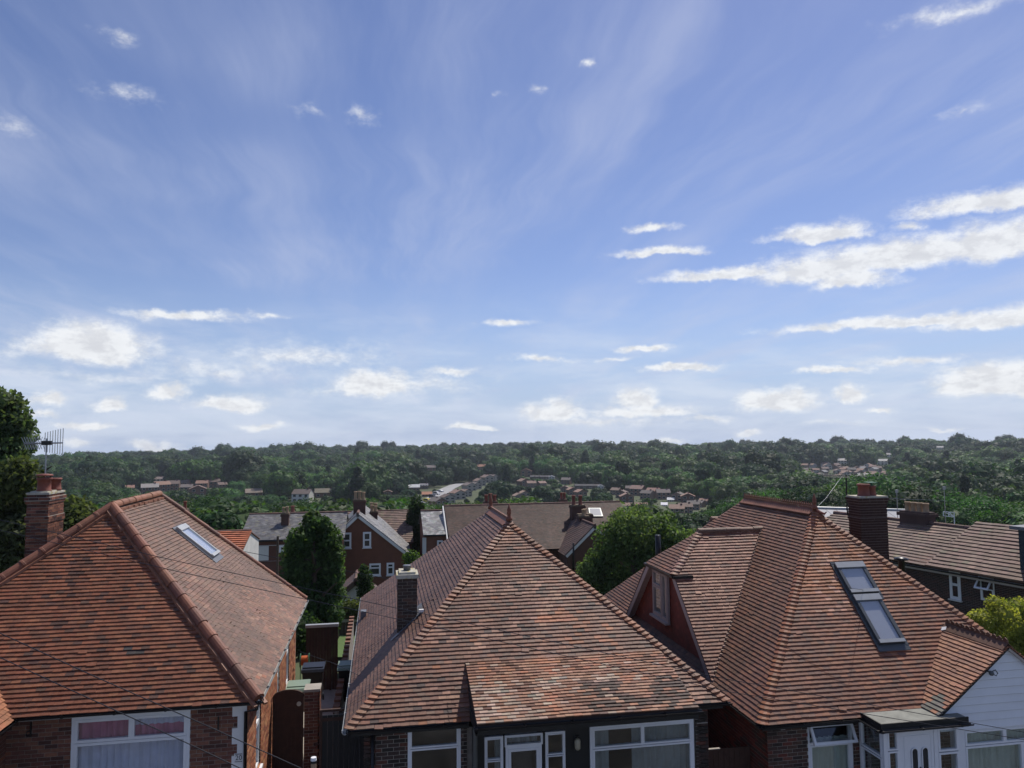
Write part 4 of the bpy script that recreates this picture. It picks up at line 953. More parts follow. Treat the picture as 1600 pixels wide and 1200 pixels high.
        for j in range(nn): b.prism((ii[j],ii[(j+1)%nn],o[(j+1)%nn],o[j]), (0,-.012,0))
        b.build('light_surround', 'white', door)
    cx = c1+dw*.54; b = MB(); b.lathe((cx,py_-.0,zt-.92), [(.012,0),(.03,.03),(.014,.06),(.028,.09),(.012,.14)], 8); b.build('door_knocker', 'lead', door)
    # windows right of the door, then the bay
    f0, f1 = d1, X(1500,py_); window(h, (f0,py_,zt-Hh), (1,0,0), (0,-1,0), f1-f0, Hh, [(0,1,.77,1),(0,1,0,.76)], fw=.045, sash=.04, name='porch_window')
    by = gy+.02; g0_, g1_ = X(1505,by), gx+hwg-.08; bz = zlow-.001
    b = MB(); b.box(f1,g0_,by-.02,by+.1,bz-2.2,bz+.1); b.build('bay_post', 'white', h)
    window(h, (g0_,by,bz-1.6), (1,0,0), (0,-1,0), g1_-g0_, 1.6, [(0,.36,.80,1),(.36,.7,.80,1),(.7,1,.80,1),(0,.52,0,.79),(.52,1,0,.79)], fw=.05, sash=.04, name='bay_window', curtain=[('cream',.02,.98,0,.98)])
    b = MB(); b.box(g0_,g1_,by,by+.2,zb,bz-1.61); b.build('bay_base', 'whitewall', h)
    # eaves
    b = MB(); b.box(x0+.05,p0-.2,y0+.06,y0+.09,z-.16,z-.03); b.box(x0+.06,x0+.09,y0+.1,y1,z-.16,z-.03); b.box(x0+.091,p0,y0+.091,yw,z-.16,z-.14); b.build('fascia', 'blackpaint', h)
    gutter(h, [(x0-.04,y0-.03,z-.03),(p0-.22,y0-.03,z-.03)]); gutter(h, [(x0-.04,y1,z-.03),(x0-.04,y0-.03,z-.03)])
    b = MB(); q = atY(1223,1138,yw); b.box(q.x-.05,q.x+.05,yw-.012,yw-.0065,q.z-.03,q.z+.03); b.build('vent_tag', 'barge', h)
    # rooflights
    vd = (A-(FL+FR)/2); vd = Vector((0,A.y-y0,A.z-z)).normalized()
    PL = lambda px,py: atP(px,py,FL,nf)
    for (tl, trr, bl) in (((1297,882),(1340,882),(1328,930)), ((1330,932),(1369,932),(1368,1009))):
        a, e, c = PL(*tl), PL(*trr), PL(*bl); M = Matrix((Vector((1,0,0)), nf, vd)).transposed().to_4x4(); xm = (a.x+c.x)/2
        M.translation = Vector((xm+.02, c.y, c.z)); rooflight(h, M, e.x-a.x+.02, (Vector((0,a.y,a.z))-Vector((0,c.y,c.z))).length-.05, 'greyframe')
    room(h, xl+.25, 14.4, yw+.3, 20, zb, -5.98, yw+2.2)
    # chimney behind the right hip
    CC = Pieces('brick', 'chimney_brick_field', 'brick'); yc = 19.3; c0x, c1x = atY(1345,820,yc).x, atY(1387,820,yc).x; zt = atY(1360,778,yc).z; W = c1x-c0x; wy = .55
    st = chimney(CC, h, (c0x+c1x)/2, yc+wy/2, -5, zt, W, wy, [((.055,.038,.034),3),((.075,.044,.038),2),((.045,.034,.032),2)], [(-2.45,-2.38,.02),(zt-.16,zt-.08,.025),(zt-.08,zt,.05)], mortar='mortar_dark'); CC.finish(h)
    m = (c0x+c1x)/2; ym = yc+wy/2; b = MB(); b.box(m-W/2-.03,m+W/2+.03,ym-wy/2-.03,ym+wy/2+.03,zt,zt+.045); b.build('cement_flaunching', 'capstone', st)
    pt = pot(st, m-.1, ym, zt+.03, .17, .36, name='chimney_pot'); p2 = pot(st, m+.17, ym+.05, zt+.03, .14, .30)
    b = MB(); b.box(m+.02,m+.32,ym-.08,ym+.2,zt+.41,zt+.43); b.tube([(m+.17,ym+.05,zt+.3),(m+.17,ym+.05,zt+.42)], .06, 8); b.build('pot_cowl', 'greenplast', p2)
    q = atY(1408,872,20.0); b = MB(); b.lathe((q.x,20.0,q.z-.35), [(.09,-.6),(.09,.28),(.2,.3),(.2,.34),(.08,.38),(0,.385)], 12); b.build('vent_cowl', 'black', roof, True)
    q = atY(1028,848,23.5); b = MB(); b.lathe((q.x,23.5,-4.6), [(.09,0),(.09,4.6+q.z+.25)], 10); b.build('soil_pipe', 'black', h, True)
    HC.finish(h); PC.finish(h)
    return m, ym, zt
ch3 = house_right()

# ================================================================== BETWEEN THE HOUSES
def passage():
    gnd = lambda x, y: terr(x, y)+.1
    # arched side gate of house one
    Y = 19.0; x0, x1 = -2.58, atY(474,1120,Y).x; z0 = gnd(-2.2,Y)+.05; zt = atY(450,1078,Y).z; ze = zt-.16
    g = thing('side_gate', 'dark brown arched timber side gate beside the left bungalow', 'gate', ((x0+x1)/2,Y,z0)); n = 8; w = (x1-x0)/n
    for i in range(n):
        xa = x0+i*w; t = [ze+(zt-ze)*math.sqrt(max(0,1-(2*(x-x0)/(x1-x0)-1)**2)) for x in (xa+.003,xa+w/2,xa+w-.003)]
        b = MB(); b.prism([Vector((xa+.0005,Y,z0)),Vector((xa+w-.0005,Y,z0)),Vector((xa+w-.0005,Y,t[2]-.0)),Vector((xa+w/2,Y,t[1])),Vector((xa+.0005,Y,t[0]))], (0,.03,0)); b.build('plank', 'wood', g)
    b = MB(); pts = [Vector((x0+(x1-x0)*k/12,Y+.045,ze-.03+(zt-ze)*math.sqrt(max(0,1-(2*k/12-1)**2)))) for k in range(13)]; b.tube(pts, .03, 6); b.box(x0,x1,Y+.031,Y+.07,z0+.3,z0+.42); b.build('gate_rail', 'wood', g)
    c = atY(467,1100,Y-.02); b = MB(); b.lathe((0,0,0), [(.0,0),(.055,0),(.055,.012),(.0,.014)], 16); M = Matrix.Translation((c.x,Y-.001,c.z)) @ Matrix.Rotation(R(90),4,'X'); b.v = [tuple(M @ Vector(v)) for v in b.v]; b.build('latch_ring', 'alu', g)
    # brick gate pier
    p0, p1 = x1+.02, atY(499,1120,Y).x; zt = atY(487,1081,Y).z
    t = thing('gate_pier', 'square brick pier with flat stone cap right of the arched gate', 'pier', ((p0+p1)/2,Y,z0-.1)); BC = Pieces('brick','brick_field','brick')
    b = MB(); b.box(p0+.002,p1-.002,Y+.002,Y+.42,z0-.1,zt); b.build('pier_core','mortar',t)
    for O,U,N_,W in (((p0,Y,z0-.1),(1,0,0),(0,-1,0),p1-p0), ((p1,Y,z0-.1),(0,1,0),(1,0,0),.42)): brick_wall(BC, t, O, U, N_, W, zt-z0+.1, BRICK_RED, thick=.05, name='pier_face')
    BC.finish(t); b = MB(); b.box(p0-.015,p1+.015,Y-.015,Y+.44,zt+.002,zt+.06); b.build('pier_cap','conc',t)
    # stepped boundary wall between the two gardens
    t = thing('boundary_wall', 'stepped brown brick garden wall running back between two bungalows', 'wall', (-1.25,21,gnd(-1.2,21)-.1))
    BC = Pieces('brick','brick_field','brick'); ys = 19.6; k = 0
    x = -1.12
    while ys < 29.5:
        L = .5; zt = -6.85; zg = terr(x,ys)-.3
        b = MB(); b.box(x-.065,x+.065,ys,ys+L-.012,zg,zt+(.05 if k%2 else 0)); b.build('wall_panel','mortar_dark',t)
        brick_wall(BC, t, (x-.065,ys+L-.012,zg), (0,-1,0), (-1,0,0), L-.012, zt-zg, BRICK_RED, thick=.02, part=t.children[-1])
        b = MB(); b.box(x-.085,x+.085,ys+.04,ys+.22,zt+.051,zt+.12,None); b.box(x-.08,x+.08,ys+.28,ys+.48,zt+(.051 if k%2 else .001),zt+.06); b.build('coping','copebrick',t)
        ys += L; k += 1
    BC.finish(t)
    # wheelie bins
    def bin_(px, py, Y, col, lidm, label, h=1.05, w=.56):
        c = atY(px,py,Y); zg = c.z-h; t = thing('wheelie_bin', label, 'bin', (c.x,Y,zg), 'wheelie bins in the side passages')
        b = MB(); v = [Vector((c.x+sx*w/2*s,Y+sy*.34*s,zz)) for zz,s in ((zg+.08,.80),(c.z-.07,1.0)) for sy in (-1,1) for sx in (-1,1)]
        b.raw(v, [(0,2,3,1),(4,5,7,6),(0,1,5,4),(2,6,7,3),(0,4,6,2),(1,3,7,5)]); b.box(c.x-w/2-.02,c.x+w/2+.02,Y-.36,Y+.36,c.z-.11,c.z-.071); b.build('body',col,t)
        b = MB(); b.prism([Vector((c.x-w/2-.03,Y-.40,c.z-.068)),Vector((c.x+w/2+.03,Y-.40,c.z-.068)),Vector((c.x+w/2+.03,Y-.36,c.z-.02)),Vector((c.x-w/2-.03,Y-.36,c.z-.02))],(0,.05,0)); b.box(c.x-w/2-.03,c.x+w/2+.03,Y-.34,Y+.38,c.z-.068,c.z-.01); b.box(c.x-w/2,c.x+w/2,Y-.2,Y+.25,c.z-.01,c.z+.015); b.tube([(c.x-w/2,Y+.42,c.z-.04),(c.x+w/2,Y+.42,c.z-.04)],.022,8); b.build('lid',lidm,t)
        for sx in (-1,1):
            b = MB(); b.lathe((0,0,-.02),[(.0,0),(.1,0),(.1,.045),(.0,.045)],14); M = Matrix.Translation((c.x+sx*w*.46,Y+.26,zg+.1)) @ Matrix.Rotation(R(90),4,'Y'); b.v = [tuple(M @ Vector(q)) for q in b.v]; b.build('wheel','black',t)
    bin_(490,1040,22.2,'black','black','black wheelie bin behind the arched gate in the left passage')
    bin_(545,1037,22.4,'black','binlid','dark wheelie bin with pale lid beside the middle bungalow')
    bin_(466,1069,20.3,'conc','binlid','low pale box with green lid just behind the arched gate', .7, .5)
    # hose reel on the wall
    c = atY(477,1032,23.6); t = thing('hose_reel', 'orange garden hose wound on a green reel by the wall', 'hose reel', (c.x,c.y,c.z-.25))
    b = MB()
    for k in range(6): b.tube([(c.x-.1+.035*k,c.y+.13*math.cos(a),c.z+.13*math.sin(a)) for a in [i*math.pi/8 for i in range(17)]],.018,6)
    b.build('hose','orangeplast',t)
    b = MB()
    for sx in (-.14,.11): b.tube([(c.x+sx,c.y+.2*math.cos(a),c.z+.2*math.sin(a)) for a in [i*math.pi/8 for i in range(17)]],.015,6); b.box(c.x+sx-.01,c.x+sx+.01,c.y-.02,c.y+.02,c.z-.9,c.z)
    b.build('reel_frame','greenplast',t)
    # tall close-boarded screen at the back of the passage
    Y = 25.4; x0, x1 = atY(478,1000,Y).x, atY(528,1000,Y).x; zt = atY(500,980,Y).z; zg = terr(-2,Y)
    t = thing('board_screen', 'tall brown boarded screen with metal capping closing the passage', 'fence', ((x0+x1)/2,Y,zg)); n = 11; w = (x1-x0)/n
    for i in range(n): b = MB(); o = .012*(i%2); b.box(x0+i*w+.002,x0+(i+1)*w-.002,Y+o,Y+.03+o,zg,zt); b.build('board','wood',t)
    b = MB(); b.box(x0-.02,x1+.02,Y-.05,Y+.12,zt+.002,zt+.09); b.build('capping','alu',t)
    b = MB(); b.box(x1-.26,x1-.2,Y-.06,Y-.002,zg,zt); b.build('post','wood',t)
    # dark gate of the middle house
    Y = 16.6; x0, x1 = atY(503,1150,Y).x, -.34; zt = atY(520,1108,Y).z; zg = terr(-1,Y)
    t = thing('passage_gate', 'plain dark plank gate closing the passage left of the middle bungalow', 'gate', ((x0+x1)/2,Y,zg)); n = 8; w = (x1-x0)/n
    for i in range(n): b = MB(); b.box(x0+i*w+.003,x0+(i+1)*w-.003,Y,Y+.025,zg+.05,zt-.12); b.build('plank','blackpaint',t)
    b = MB(); b.box(x0-.05,x0,Y-.02,Y+.07,zg,zt); b.box(x0,x1,Y-.01,Y+.05,zt-.05,zt); b.box(x0,x1,Y-.012,Y-.001,zt-.24,zt-.17); b.build('gate_frame','wood',t)
    # gate between the middle and right bungalows
    Y = 15.4; x0, x1 = 6.8, 7.9; zt = atY(1150,1168,Y).z; zg = terr(7,Y)
    t = thing('passage_gate', 'brown plank gate with pale top rail left of the right bungalow', 'gate', ((x0+x1)/2,Y,zg)); n = 9; w = (x1-x0)/n
    for i in range(n): b = MB(); b.box(x0+i*w+.003,x0+(i+1)*w-.003,Y,Y+.025,zg+.05,zt); b.build('plank','wood',t)
    b = MB(); b.box(x0,x0+.4,Y-.02,Y+.04,zt+.002,zt+.018); b.build('top_rail','conc',t)
    # low timber fence behind, seen down the gap
    Y = 38; t = thing('garden_fence', 'pale timber garden fence behind the lawn in the gap', 'fence', (0,Y,terr(0,Y)))
    for i in range(24): x = -2.4+i*.16; zg = terr(x,Y); b = MB(); b.box(x+.004,x+.156,Y,Y+.02,zg,zg+1.5+.02*(i%3)); b.build('board','conc' if i%5==9 else 'bark',t)
    b = MB(); b.box(-2.4,1.5,Y-.05,Y-.001,terr(0,Y)+1.15,terr(0,Y)+1.28); b.build('rail','conc',t)
    # striped finial of a gate post at the bottom of the frame
    Y = 13.2; c = atY(490,1190,Y); t = thing('gate_post', 'short wooden post with banded top at the front of the passage', 'post', (c.x,Y,terr(c.x,Y)))
    b = MB(); b.lathe((c.x,Y,terr(c.x,Y)),[(.045,0),(.045,c.z-terr(c.x,Y)-.02)],12); b.build('shaft','potbuff',t); b = MB(); b.lathe((c.x,Y,c.z-.02),[(.05,0),(.052,.04),(.03,.06)],12); b.build('band','blackpaint',t); b = MB(); b.lathe((c.x,Y,c.z+.02),[(.051,.0),(.045,.05),(.0,.055)],12); b.build('cap','whitewall',t)
passage()

# ================================================================== ROW OF HOUSES BEHIND
def block(name, label, x0, x1, y0, y1, zb, ze, zr, axis, roofm, roofcol, wallcol, wins=(), tw=.25, tg=.2, ov=.25, group=None, yr=None, limit=0, k=1.2, side=True, bargem='farwhite', xr=None, zl=None):
    """two-storey gabled house; axis 'x' = ridge along x (roof slope faces the camera), 'y' = gable faces the camera"""
    h = thing(name, label, 'house', ((x0+x1)/2,(y0+y1)/2,zb), group); b = MB(); jc = wallcol
    if axis == 'x':
        yr = yr if yr is not None else (y0+y1)/2
        b.prism([(x0,y0,zb),(x0,y0,ze),(x0,yr,zr),(x0,y1,ze),(x0,y1,zb)], (x1-x0,0,0), jc)
        s = (zr-ze)/(yr-y0); A = [Vector((x0-ov*.6,y0-ov,ze-ov*s+.06)),Vector((x1+ov*.6,y0-ov,ze-ov*s+.06)),Vector((x1+ov*.6,yr,zr+.06)),Vector((x0-ov*.6,yr,zr+.06))]
        s2 = (zr-ze)/(y1-yr); Bq = [Vector((x1+ov*.6,y1+ov,ze-ov*s2+.06)),Vector((x0-ov*.6,y1+ov,ze-ov*s2+.06)),A[3],A[2]]
    else:
        xr = xr if xr is not None else (x0+x1)/2
        zl = zl if zl is not None else ze
        b.prism([(x0,y0,zb),(x0,y0,zl),(xr,y0,zr),(x1,y0,ze),(x1,y0,zb)], (0,y1-y0,0), jc)
        s = (zr-ze)/(x1-xr); A = [Vector((x1+ov,y0-ov*.6,ze-ov*s+.06)),Vector((x1+ov,y1+ov*.6,ze-ov*s+.06)),Vector((xr,y1+ov*.6,zr+.06)),Vector((xr,y0-ov*.6,zr+.06))]
        s2 = (zr-zl)/(xr-x0); Bq = [Vector((x0-ov,y1+ov*.6,zl-ov*s2+.06)),Vector((x0-ov,y0-ov*.6,zl-ov*s2+.06)),A[3],A[2]]
    wall = b.build('wall', 'farbrick', h)
    b = MB(); b.prism(A, (0,0,-.05)); b.prism(Bq, (0,0,-.05)); roof = b.build('roof', 'deckred' if roofm != 'slate' else 'lead', h)
    PC = Pieces('roof_tile','roof_tile_field',roofm,limit)
    roof_face(PC, A, roofcol, roof, tw, tg, .02, k)
    if axis == 'y': roof_face(PC, Bq, roofcol, roof, tw, tg, .02, k)
    PC.finish(h)
    b = MB(); d = (A[2]-A[3]); n = max(1,int(d.length/.45))
    for i in range(n): b.tube([A[3]+d*(i/n)+Vector((0,0,.02)),A[3]+d*((i+.97)/n)+Vector((0,0,.02))], .12, 8, jit((.13,.075,.06),.2))
    b.build('ridge', 'farroof', roof)
    if axis == 'y':
        for P, Q in ((A[0],A[3]),(Bq[1],Bq[2])):
            dd = (Q-P).normalized(); pp = Vector((0,-1,0)).cross(dd); pp = pp if pp.z < 0 else -pp; b = MB(); b.prism((P-Vector((0,.03,.03)),Q-Vector((0,.03,.03)),Q+pp*.2-Vector((0,.03,.03)),P+pp*.2-Vector((0,.03,.03))),(0,.05,0)); b.build('bargeboard', bargem, roof)
    else:
        gutter(h, [A[0]+Vector((0,-.04,-.04)),A[1]+Vector((0,-.04,-.04))],r=.07)
    for (px0,px1,py0,py1,kind) in wins:
        a, c = atY(px0,py1,y0-.02), atY(px1,py0,y0-.02); W, Hh = c.x-a.x, c.z-a.z
        if kind == 'panel':
            b = MB(); b.box(a.x,c.x,y0-.06,y0-.002,a.z,c.z); b.box(a.x+.1,c.x-.1,y0-.07,y0-.0601,c.z-.4,c.z-.3); b.build('white_door','farwhite',h); continue
        if kind == 'band':
            b = MB(); b.box(a.x,c.x,y0-.05,y0-.002,a.z,c.z); b.build('stone_band','farwhite',h); continue
        pn = {'sash':[(0,1,.5,1),(0,1,0,.49)],'one':[(0,1,0,1)],'top':[(0,1,.68,1),(0,1,0,.67)]}[kind]
        w = window(h, (a.x,y0-.05,a.z),(1,0,0),(0,-1,0),W,Hh,pn,fw=.09,sash=.05,sill='farwhite',depth=.049,glass='farglass')
    return h, roof
def stack(owner, px0, px1, py0, py1, Y, d=.6, pots=2, m='pot', ph=.6, drop=1.0):
    a, c = atY(px0,py1,Y), atY(px1,py0,Y); w = c.x-a.x; b = MB(); col = (.085,.045,.036)
    b.box(a.x,c.x,Y,Y+d,a.z-drop,c.z-.25,None,col); b.box(a.x-.06,c.x+.06,Y-.06,Y+d+.06,c.z-.25,c.z-.1,None,jit(col)); b.box(a.x-.02,c.x+.02,Y-.02,Y+d+.02,c.z-.1,c.z,None,(.12,.09,.06)); s = b.build('chimney','farbrick',owner)
    for i in range(pots): x = a.x+w*(i+.5)/pots; pot(s, x, Y+d/2+random.uniform(-.1,.1), c.z, min(.16,w/pots*.42), ph*random.uniform(.8,1.15), m)
    return s
SL = lambda p,x,v: jit(pick([((.16,.16,.165),4),((.12,.12,.125),3),((.21,.205,.20),2),((.20,.19,.15),.6)]), .12)
SLP = lambda p,x,v: jit(pick([((.34,.34,.33),4),((.26,.26,.26),3),((.42,.42,.40),2)]), .18) if noise.noise(p*1.3) > -.2 else jit((.22,.22,.22),.15)
BT = lambda p,x,v: jit(pick([((.135,.078,.062),4),((.11,.066,.055),3),((.165,.092,.07),2),((.10,.075,.06),1)]), .12)
CT = lambda p,x,v: jit(pick([((.17,.115,.092),4),((.145,.10,.082),3),((.20,.135,.105),1),((.16,.13,.09),.7)]), .12)
WB = (.13,.055,.036)
def rear_row():
    Y = 58
    a, c, e = atY(392,806,62), atY(540,802,62), atY(388,848,Y)
    h, r = block('slate_house','long grey slate roofed house with brick chimney behind the ivy tree',a.x, c.x, Y, 66.5, -15.5, e.z+.2, a.z, 'x', 'slate', SL, (.12,.055,.04), [(404,420,853,876,'panel'),(436,447,852,862,'one'),(388,440,876,878,'band'),(388,470,851,853,'band')], yr=62.2)
    stack(h, 439,451,802,832,60.0,.6,2,'potbuff',.5); s2 = stack(h, 452,461,800,815,63.2,.5,1,'pot',.5)
    # brick gable house
    Y = 60; a, c, m = atY(526,838,Y), atY(638,868,Y), atY(559,804,Y); zr = m.z; sR = (zr-c.z)/(c.x-m.x); 
    h, r = block('gable_house','brick house with white edged gable and four white windows',a.x, c.x, Y, 70, -16, c.z+.1, zr, 'y', 'slate', SL, (.15,.062,.038), [(535,549,832,857,'sash'),(567,580,831,856,'sash'),(577,595,880,900,'top'),(604,616,879,899,'top')], xr=m.x, ov=.2, zl=a.z+.1) 
    # left eave sits higher: raise the left wall with its own short roof end
    stack(h, 552,571,781,806,62.5,.9,3,'potbuff',.7); stack(h, 578,590,799,815,66,.6,2,'potbuff',.5)
    # solar/slate light panels on right slope
    a, c, e = atY(592,800,72), atY(640,800,72), atY(640,842,68)
    h, r = block('tiled_house','brown pantiled house end directly right of the brick gable',atY(535,800,72).x, c.x, 67, 78, -17, e.z-.1, a.z, 'x', 'conctile', CT, (.13,.07,.05), tw=.3, tg=.32, yr=72, k=2.2)
    stack(h, 577,590,797,815,71.0,.6,2,'potbuff',.8)
    # pale slate rear wing with brick wall
    a, c, e = atY(660,800,64), atY(694,799,64), atY(660,838,60)
    h, r = block('slate_wing','pale lichen covered slate roof over a narrow brick wing with one window',a.x, c.x, 60, 68, -16, e.z+.15, a.z, 'x', 'slate', SLP, (.17,.075,.05), [(683,692,844,864,'sash'),(660,666,840,880,'band')], yr=64)
    # long brown roof
    a, c, e = atY(697,793,63.5), atY(966,785,63.5), atY(800,862,57.5)
    h, r = block('long_roof_house','wide house with long plain brown tiled roof and chimneys behind the middle bungalow',a.x, c.x, 57.5, 69.5, -16, e.z+.2, (a.z+c.z)/2, 'x', 'tile', BT, (.11,.05,.035), tw=.2, tg=.15, yr=63.5, k=1.5)
    st = stack(h, 894,914,789,822,60.5,.8,2,'pot',.7); stack(h, 905,926,803,822,59.0,.7,1,'potbuff',.5); stack(h, 876,886,780,790,64.5,.6,2,'pot',.6); stack(h, 757,777,783,793,64.5,.6,3,'pot',.6)
    b = MB(); b.box(a.x-.3,a.x-.05,57.2,58.2,-16,(a.z+c.z)/2-3.0); b.prism([Vector((a.x-.32,57.2,e.z)),Vector((a.x-.32,63.5,a.z+.15)),Vector((a.x-.32,63.5,a.z-.25)),Vector((a.x-.32,57.2,e.z-.4))],(.1,0,0)); b.build('party_wall','farwhite',h)
    # rooflight
    P = [atP(px,py,Vector((0,57.5,e.z+.2)),Vector((0,-((a.z+c.z)/2-e.z-.2)/6,1))) for px,py in ((919,797),(938,797),(942,810),(921,810))]
    b = MB(); b.prism([p+Vector((0,-.03,.12)) for p in P],(0,-.04,.08)); rl = b.build('rooflight','greyframe',r); b = MB(); q = sum(P,Vector())/4; b.prism([q+(p-q)*.82+Vector((0,-.072,.203)) for p in P],(0,-.003,.006)); b.build('pane','sheet',rl)
    # its small front gable
    m = atY(929,822,55); l = atY(886,868,55); rr = atY(962,850,55); zr = m.z
    h, r = block('front_gable_wing','brick gable with white bargeboards projecting from the long brown roof',l.x, 2*m.x-l.x, 55, 61, -16, l.z+.1, zr, 'y', 'tile', BT, (.10,.05,.035), tw=.2, tg=.15, k=1.5, ov=.15)
    pipe(h, [atY(896,848,54.9), atY(896,890,54.9)], .07); stack(h, 906,921,806,826,58.5,.5,1,'potbuff',.5,1.5)
    # orange roof with white gable, low behind the left bungalow
    a, c, e = atY(335,834,44), atY(391,835,44), atY(391,866,41)
    h, r = block('orange_roof_house','small bright orange tiled roof with white gable end behind the left bungalow',a.x-2, c.x, 41, 47, -13, e.z, a.z, 'x', 'conctile', lambda p,x,v: jit(pick([((.40,.13,.06),3),((.33,.11,.055),2)]),.12), (.55,.55,.52), tw=.3, tg=.3, yr=44, k=2.5, ov=.12)
    stack(h, 284,291,795,812,43.5,.45,1,'pot',.4,2)
    # white garage gable
    Y = 44; a, c, m = atY(524,935,Y), atY(604,938,Y), atY(556,908,Y)
    h, r = block('garage','low garage with pale rendered gable and tiled verge beside the ivy tree',a.x, 2*m.x-a.x, Y, 46.6, terr(0,Y)-.5, a.z, m.z, 'y', 'tile', BT, (.40,.40,.38), tw=.2, tg=.15, k=1.5, ov=.2, bargem='bark')
    b = MB(); b.box(m.x-.7,m.x+.7,Y-.04,Y-.002,a.z-2.2,a.z-.1); 
    for i in range(6): b.box(m.x-.69+i*.235,m.x-.49+i*.235,Y-.055,Y-.0405,a.z-2.2,a.z-.15)
    b.build('garage_door','farwhite',h)
rear_row()

# long dark house on the right, running back along the side street
def right_row():
    hd = R(-13); dx = Vector((math.sin(hd),math.cos(hd),0)); nx = Vector((-math.cos(hd),math.sin(hd),0))   # dx away, nx towards the left
    E0 = atY(1600,905,27.5); z_e = E0.z
    def online(px, py): # point on the eave plane z
        return atZ(px,py,z_e)
    E1 = E0+dx*13.5; ze = z_e; half = 3.6; zr = atP(1480,823,E0-nx*half,nx).z; RZ = Vector((0,0,zr-ze))
    h = thing('dark_terrace', 'dark brick house with brown concrete tile roof and open window at right', 'house', (E0.x,E0.y,-13))
    e0, e1 = E0-dx*7, E1; r0, r1 = e0-nx*half+RZ, e1-nx*half+RZ; b0, b1 = e0-nx*2*half, e1-nx*2*half
    b = MB(); b.prism([e0+nx*.05,e1+nx*.05,r1,r0],(0,0,-.05)); b.prism([b1,b0,r0,r1],(0,0,-.05)); roof = b.build('roof','deckred',h)
    PC = Pieces('roof_tile','roof_tile_field','conctile'); roof_face(PC,(e1+nx*.2-Vector((0,0,.14)),e0+nx*.2-Vector((0,0,.14)),r0,r1),CT,roof,.30,.29,.02,2.2); PC.finish(h)
    b = MB(); d = r1-r0
    for i in range(44): b.tube([r0+d*(i/44)+Vector((0,0,.06)),r0+d*((i+.97)/44)+Vector((0,0,.06))],.12,8,jit((.14,.09,.075),.2))
    b.build('ridge','farroof',roof)
    wl = nx*(-.25); b = MB(); zb = -13
    w0, w1 = e0+wl, e1+wl; BC = Pieces('brick','brick_field','brick',0)
    brick_wall(BC,h,Vector((w1.x,w1.y,ze-3.4)),-dx,nx,(w1-w0).length,3.3,[((.065,.04,.036),3),((.085,.045,.038),2),((.05,.036,.034),2)],mortar='mortar_dark',name='wall',bl=.215); BC.finish(h)
    b.box(0,(w1-w0).length,-.2,-.01,0,6,frame(Vector((w1.x,w1.y,zb)),-dx,nx),(.06,.03,.028)); b.prism([w1+Vector((0,0,-6)),w1-nx*6.7+Vector((0,0,-6)),w1-nx*6.7,r1-nx*0-Vector((0,0,.1)),w1],-dx*.2,(.08,.045,.04)); b.build('lower_wall','farbrick',h)
    gutter(h,[e1+nx*.28+Vector((0,0,-.2)),e0+nx*.28+Vector((0,0,-.2))],r=.06); b = MB(); b.prism([e1+nx*.2+Vector((0,0,-.2)),e1+nx*.2+Vector((0,0,-.36)),e1+nx*.17+Vector((0,0,-.36)),e1+nx*.17+Vector((0,0,-.2))],e0-e1); b.build('fascia','barge',h)
    pl = (w1+nx*.01)
    def onw(px,py): return atP(px,py,pl,nx)
    a, c = onw(1485,935), onw(1500,891); W = (c-a).dot(-dx); window(h,a+nx*.02,-dx,nx,W,c.z-a.z,[(0,1,.5,1),(0,1,0,.49)],fw=.09,sash=.05,sill='farwhite',depth=.05,glass='farglass')
    a, c = onw(1533,937), onw(1553,903); W = (c-a).dot(-dx); H = c.z-a.z; w = window(h,a+nx*.02,-dx,nx,W,H,[(0,1,0,.5)],fw=.06,sash=.05,depth=.05,glass='farglass')
    M = frame(a+nx*.03+Vector((0,0,H)),-dx,nx) @ Matrix.Rotation(R(38),4,'X'); b = MB(); s = .07; T = .62*H
    b.box(0,s,0,.05,-T,0,M); b.box(W-s,W,0,.05,-T,0,M); b.box(s,W-s,0,.05,-T,-T+s,M); b.box(s,W-s,0,.05,-s,0,M); vt = b.build('open_vent','white',w); b = MB(); b.box(s*.8,W-s*.8,.02,.03,-T+s*.8,-s*.8,M); b.build('pane','glass',vt)
    # chimney stack on the ridge with four pots
    st = atP(1432,815,r0,nx); q = st; M = frame(Vector((q.x,q.y,0))-nx*.35,-dx,nx); b = MB(); z1 = q.z+.55
    b.box(-.8,.8,-.1,.65,zr-1.6,z1,M,(.075,.045,.04)); b.box(-.9,.9,-.2,.75,z1-.25,z1-.08,M,(.065,.04,.036)); s = b.build('chimney','farbrick',h)
    for i in range(4): p = M @ Vector((-.55+i*.37,.28,0)); pot(s,p.x,p.y,z1-.02,.15,.5,'potbuff')
    b = MB(); M2 = frame(Vector((q.x,q.y,0))-nx*.2,-dx,nx); b.box(-.95,.95,-.3,.72,zr-.95,zr-.78,M2); b.build('flashing','lead',s)
    # dark dormer nearest the camera
    g0 = atP(1583,899,e0,nx); g0.z = ze; t = MB(); M = frame(g0-nx*.5+Vector((0,0,-.05)),-dx,nx); t.box(0,6,-3,0,0,2.05,M); dm = t.build('dormer','dormerclad',h); t = MB(); t.box(-.25,6,-3.1,.2,2.052,2.2,M); t.build('dormer_roof','lead',dm)
    # raised roof of the nearer half of the terrace
    sp = atP(1527,822,E0-nx*half,nx); L2 = (sp-r0).dot(dx); u0, u1 = e0+nx*.2-Vector((0,0,.10)), e0+dx*L2+nx*.2-Vector((0,0,.10)); v0, v1 = r0+Vector((0,0,.38)), r0+dx*L2+Vector((0,0,.38))
    b = MB(); b.prism([u0,u1,v1,v0],(0,0,-.05)); b.prism([v0,v1,r0+dx*L2-nx*half-RZ,r0-nx*half-RZ],(0,0,-.05)); rr = b.build('raised_roof','deckred',h)
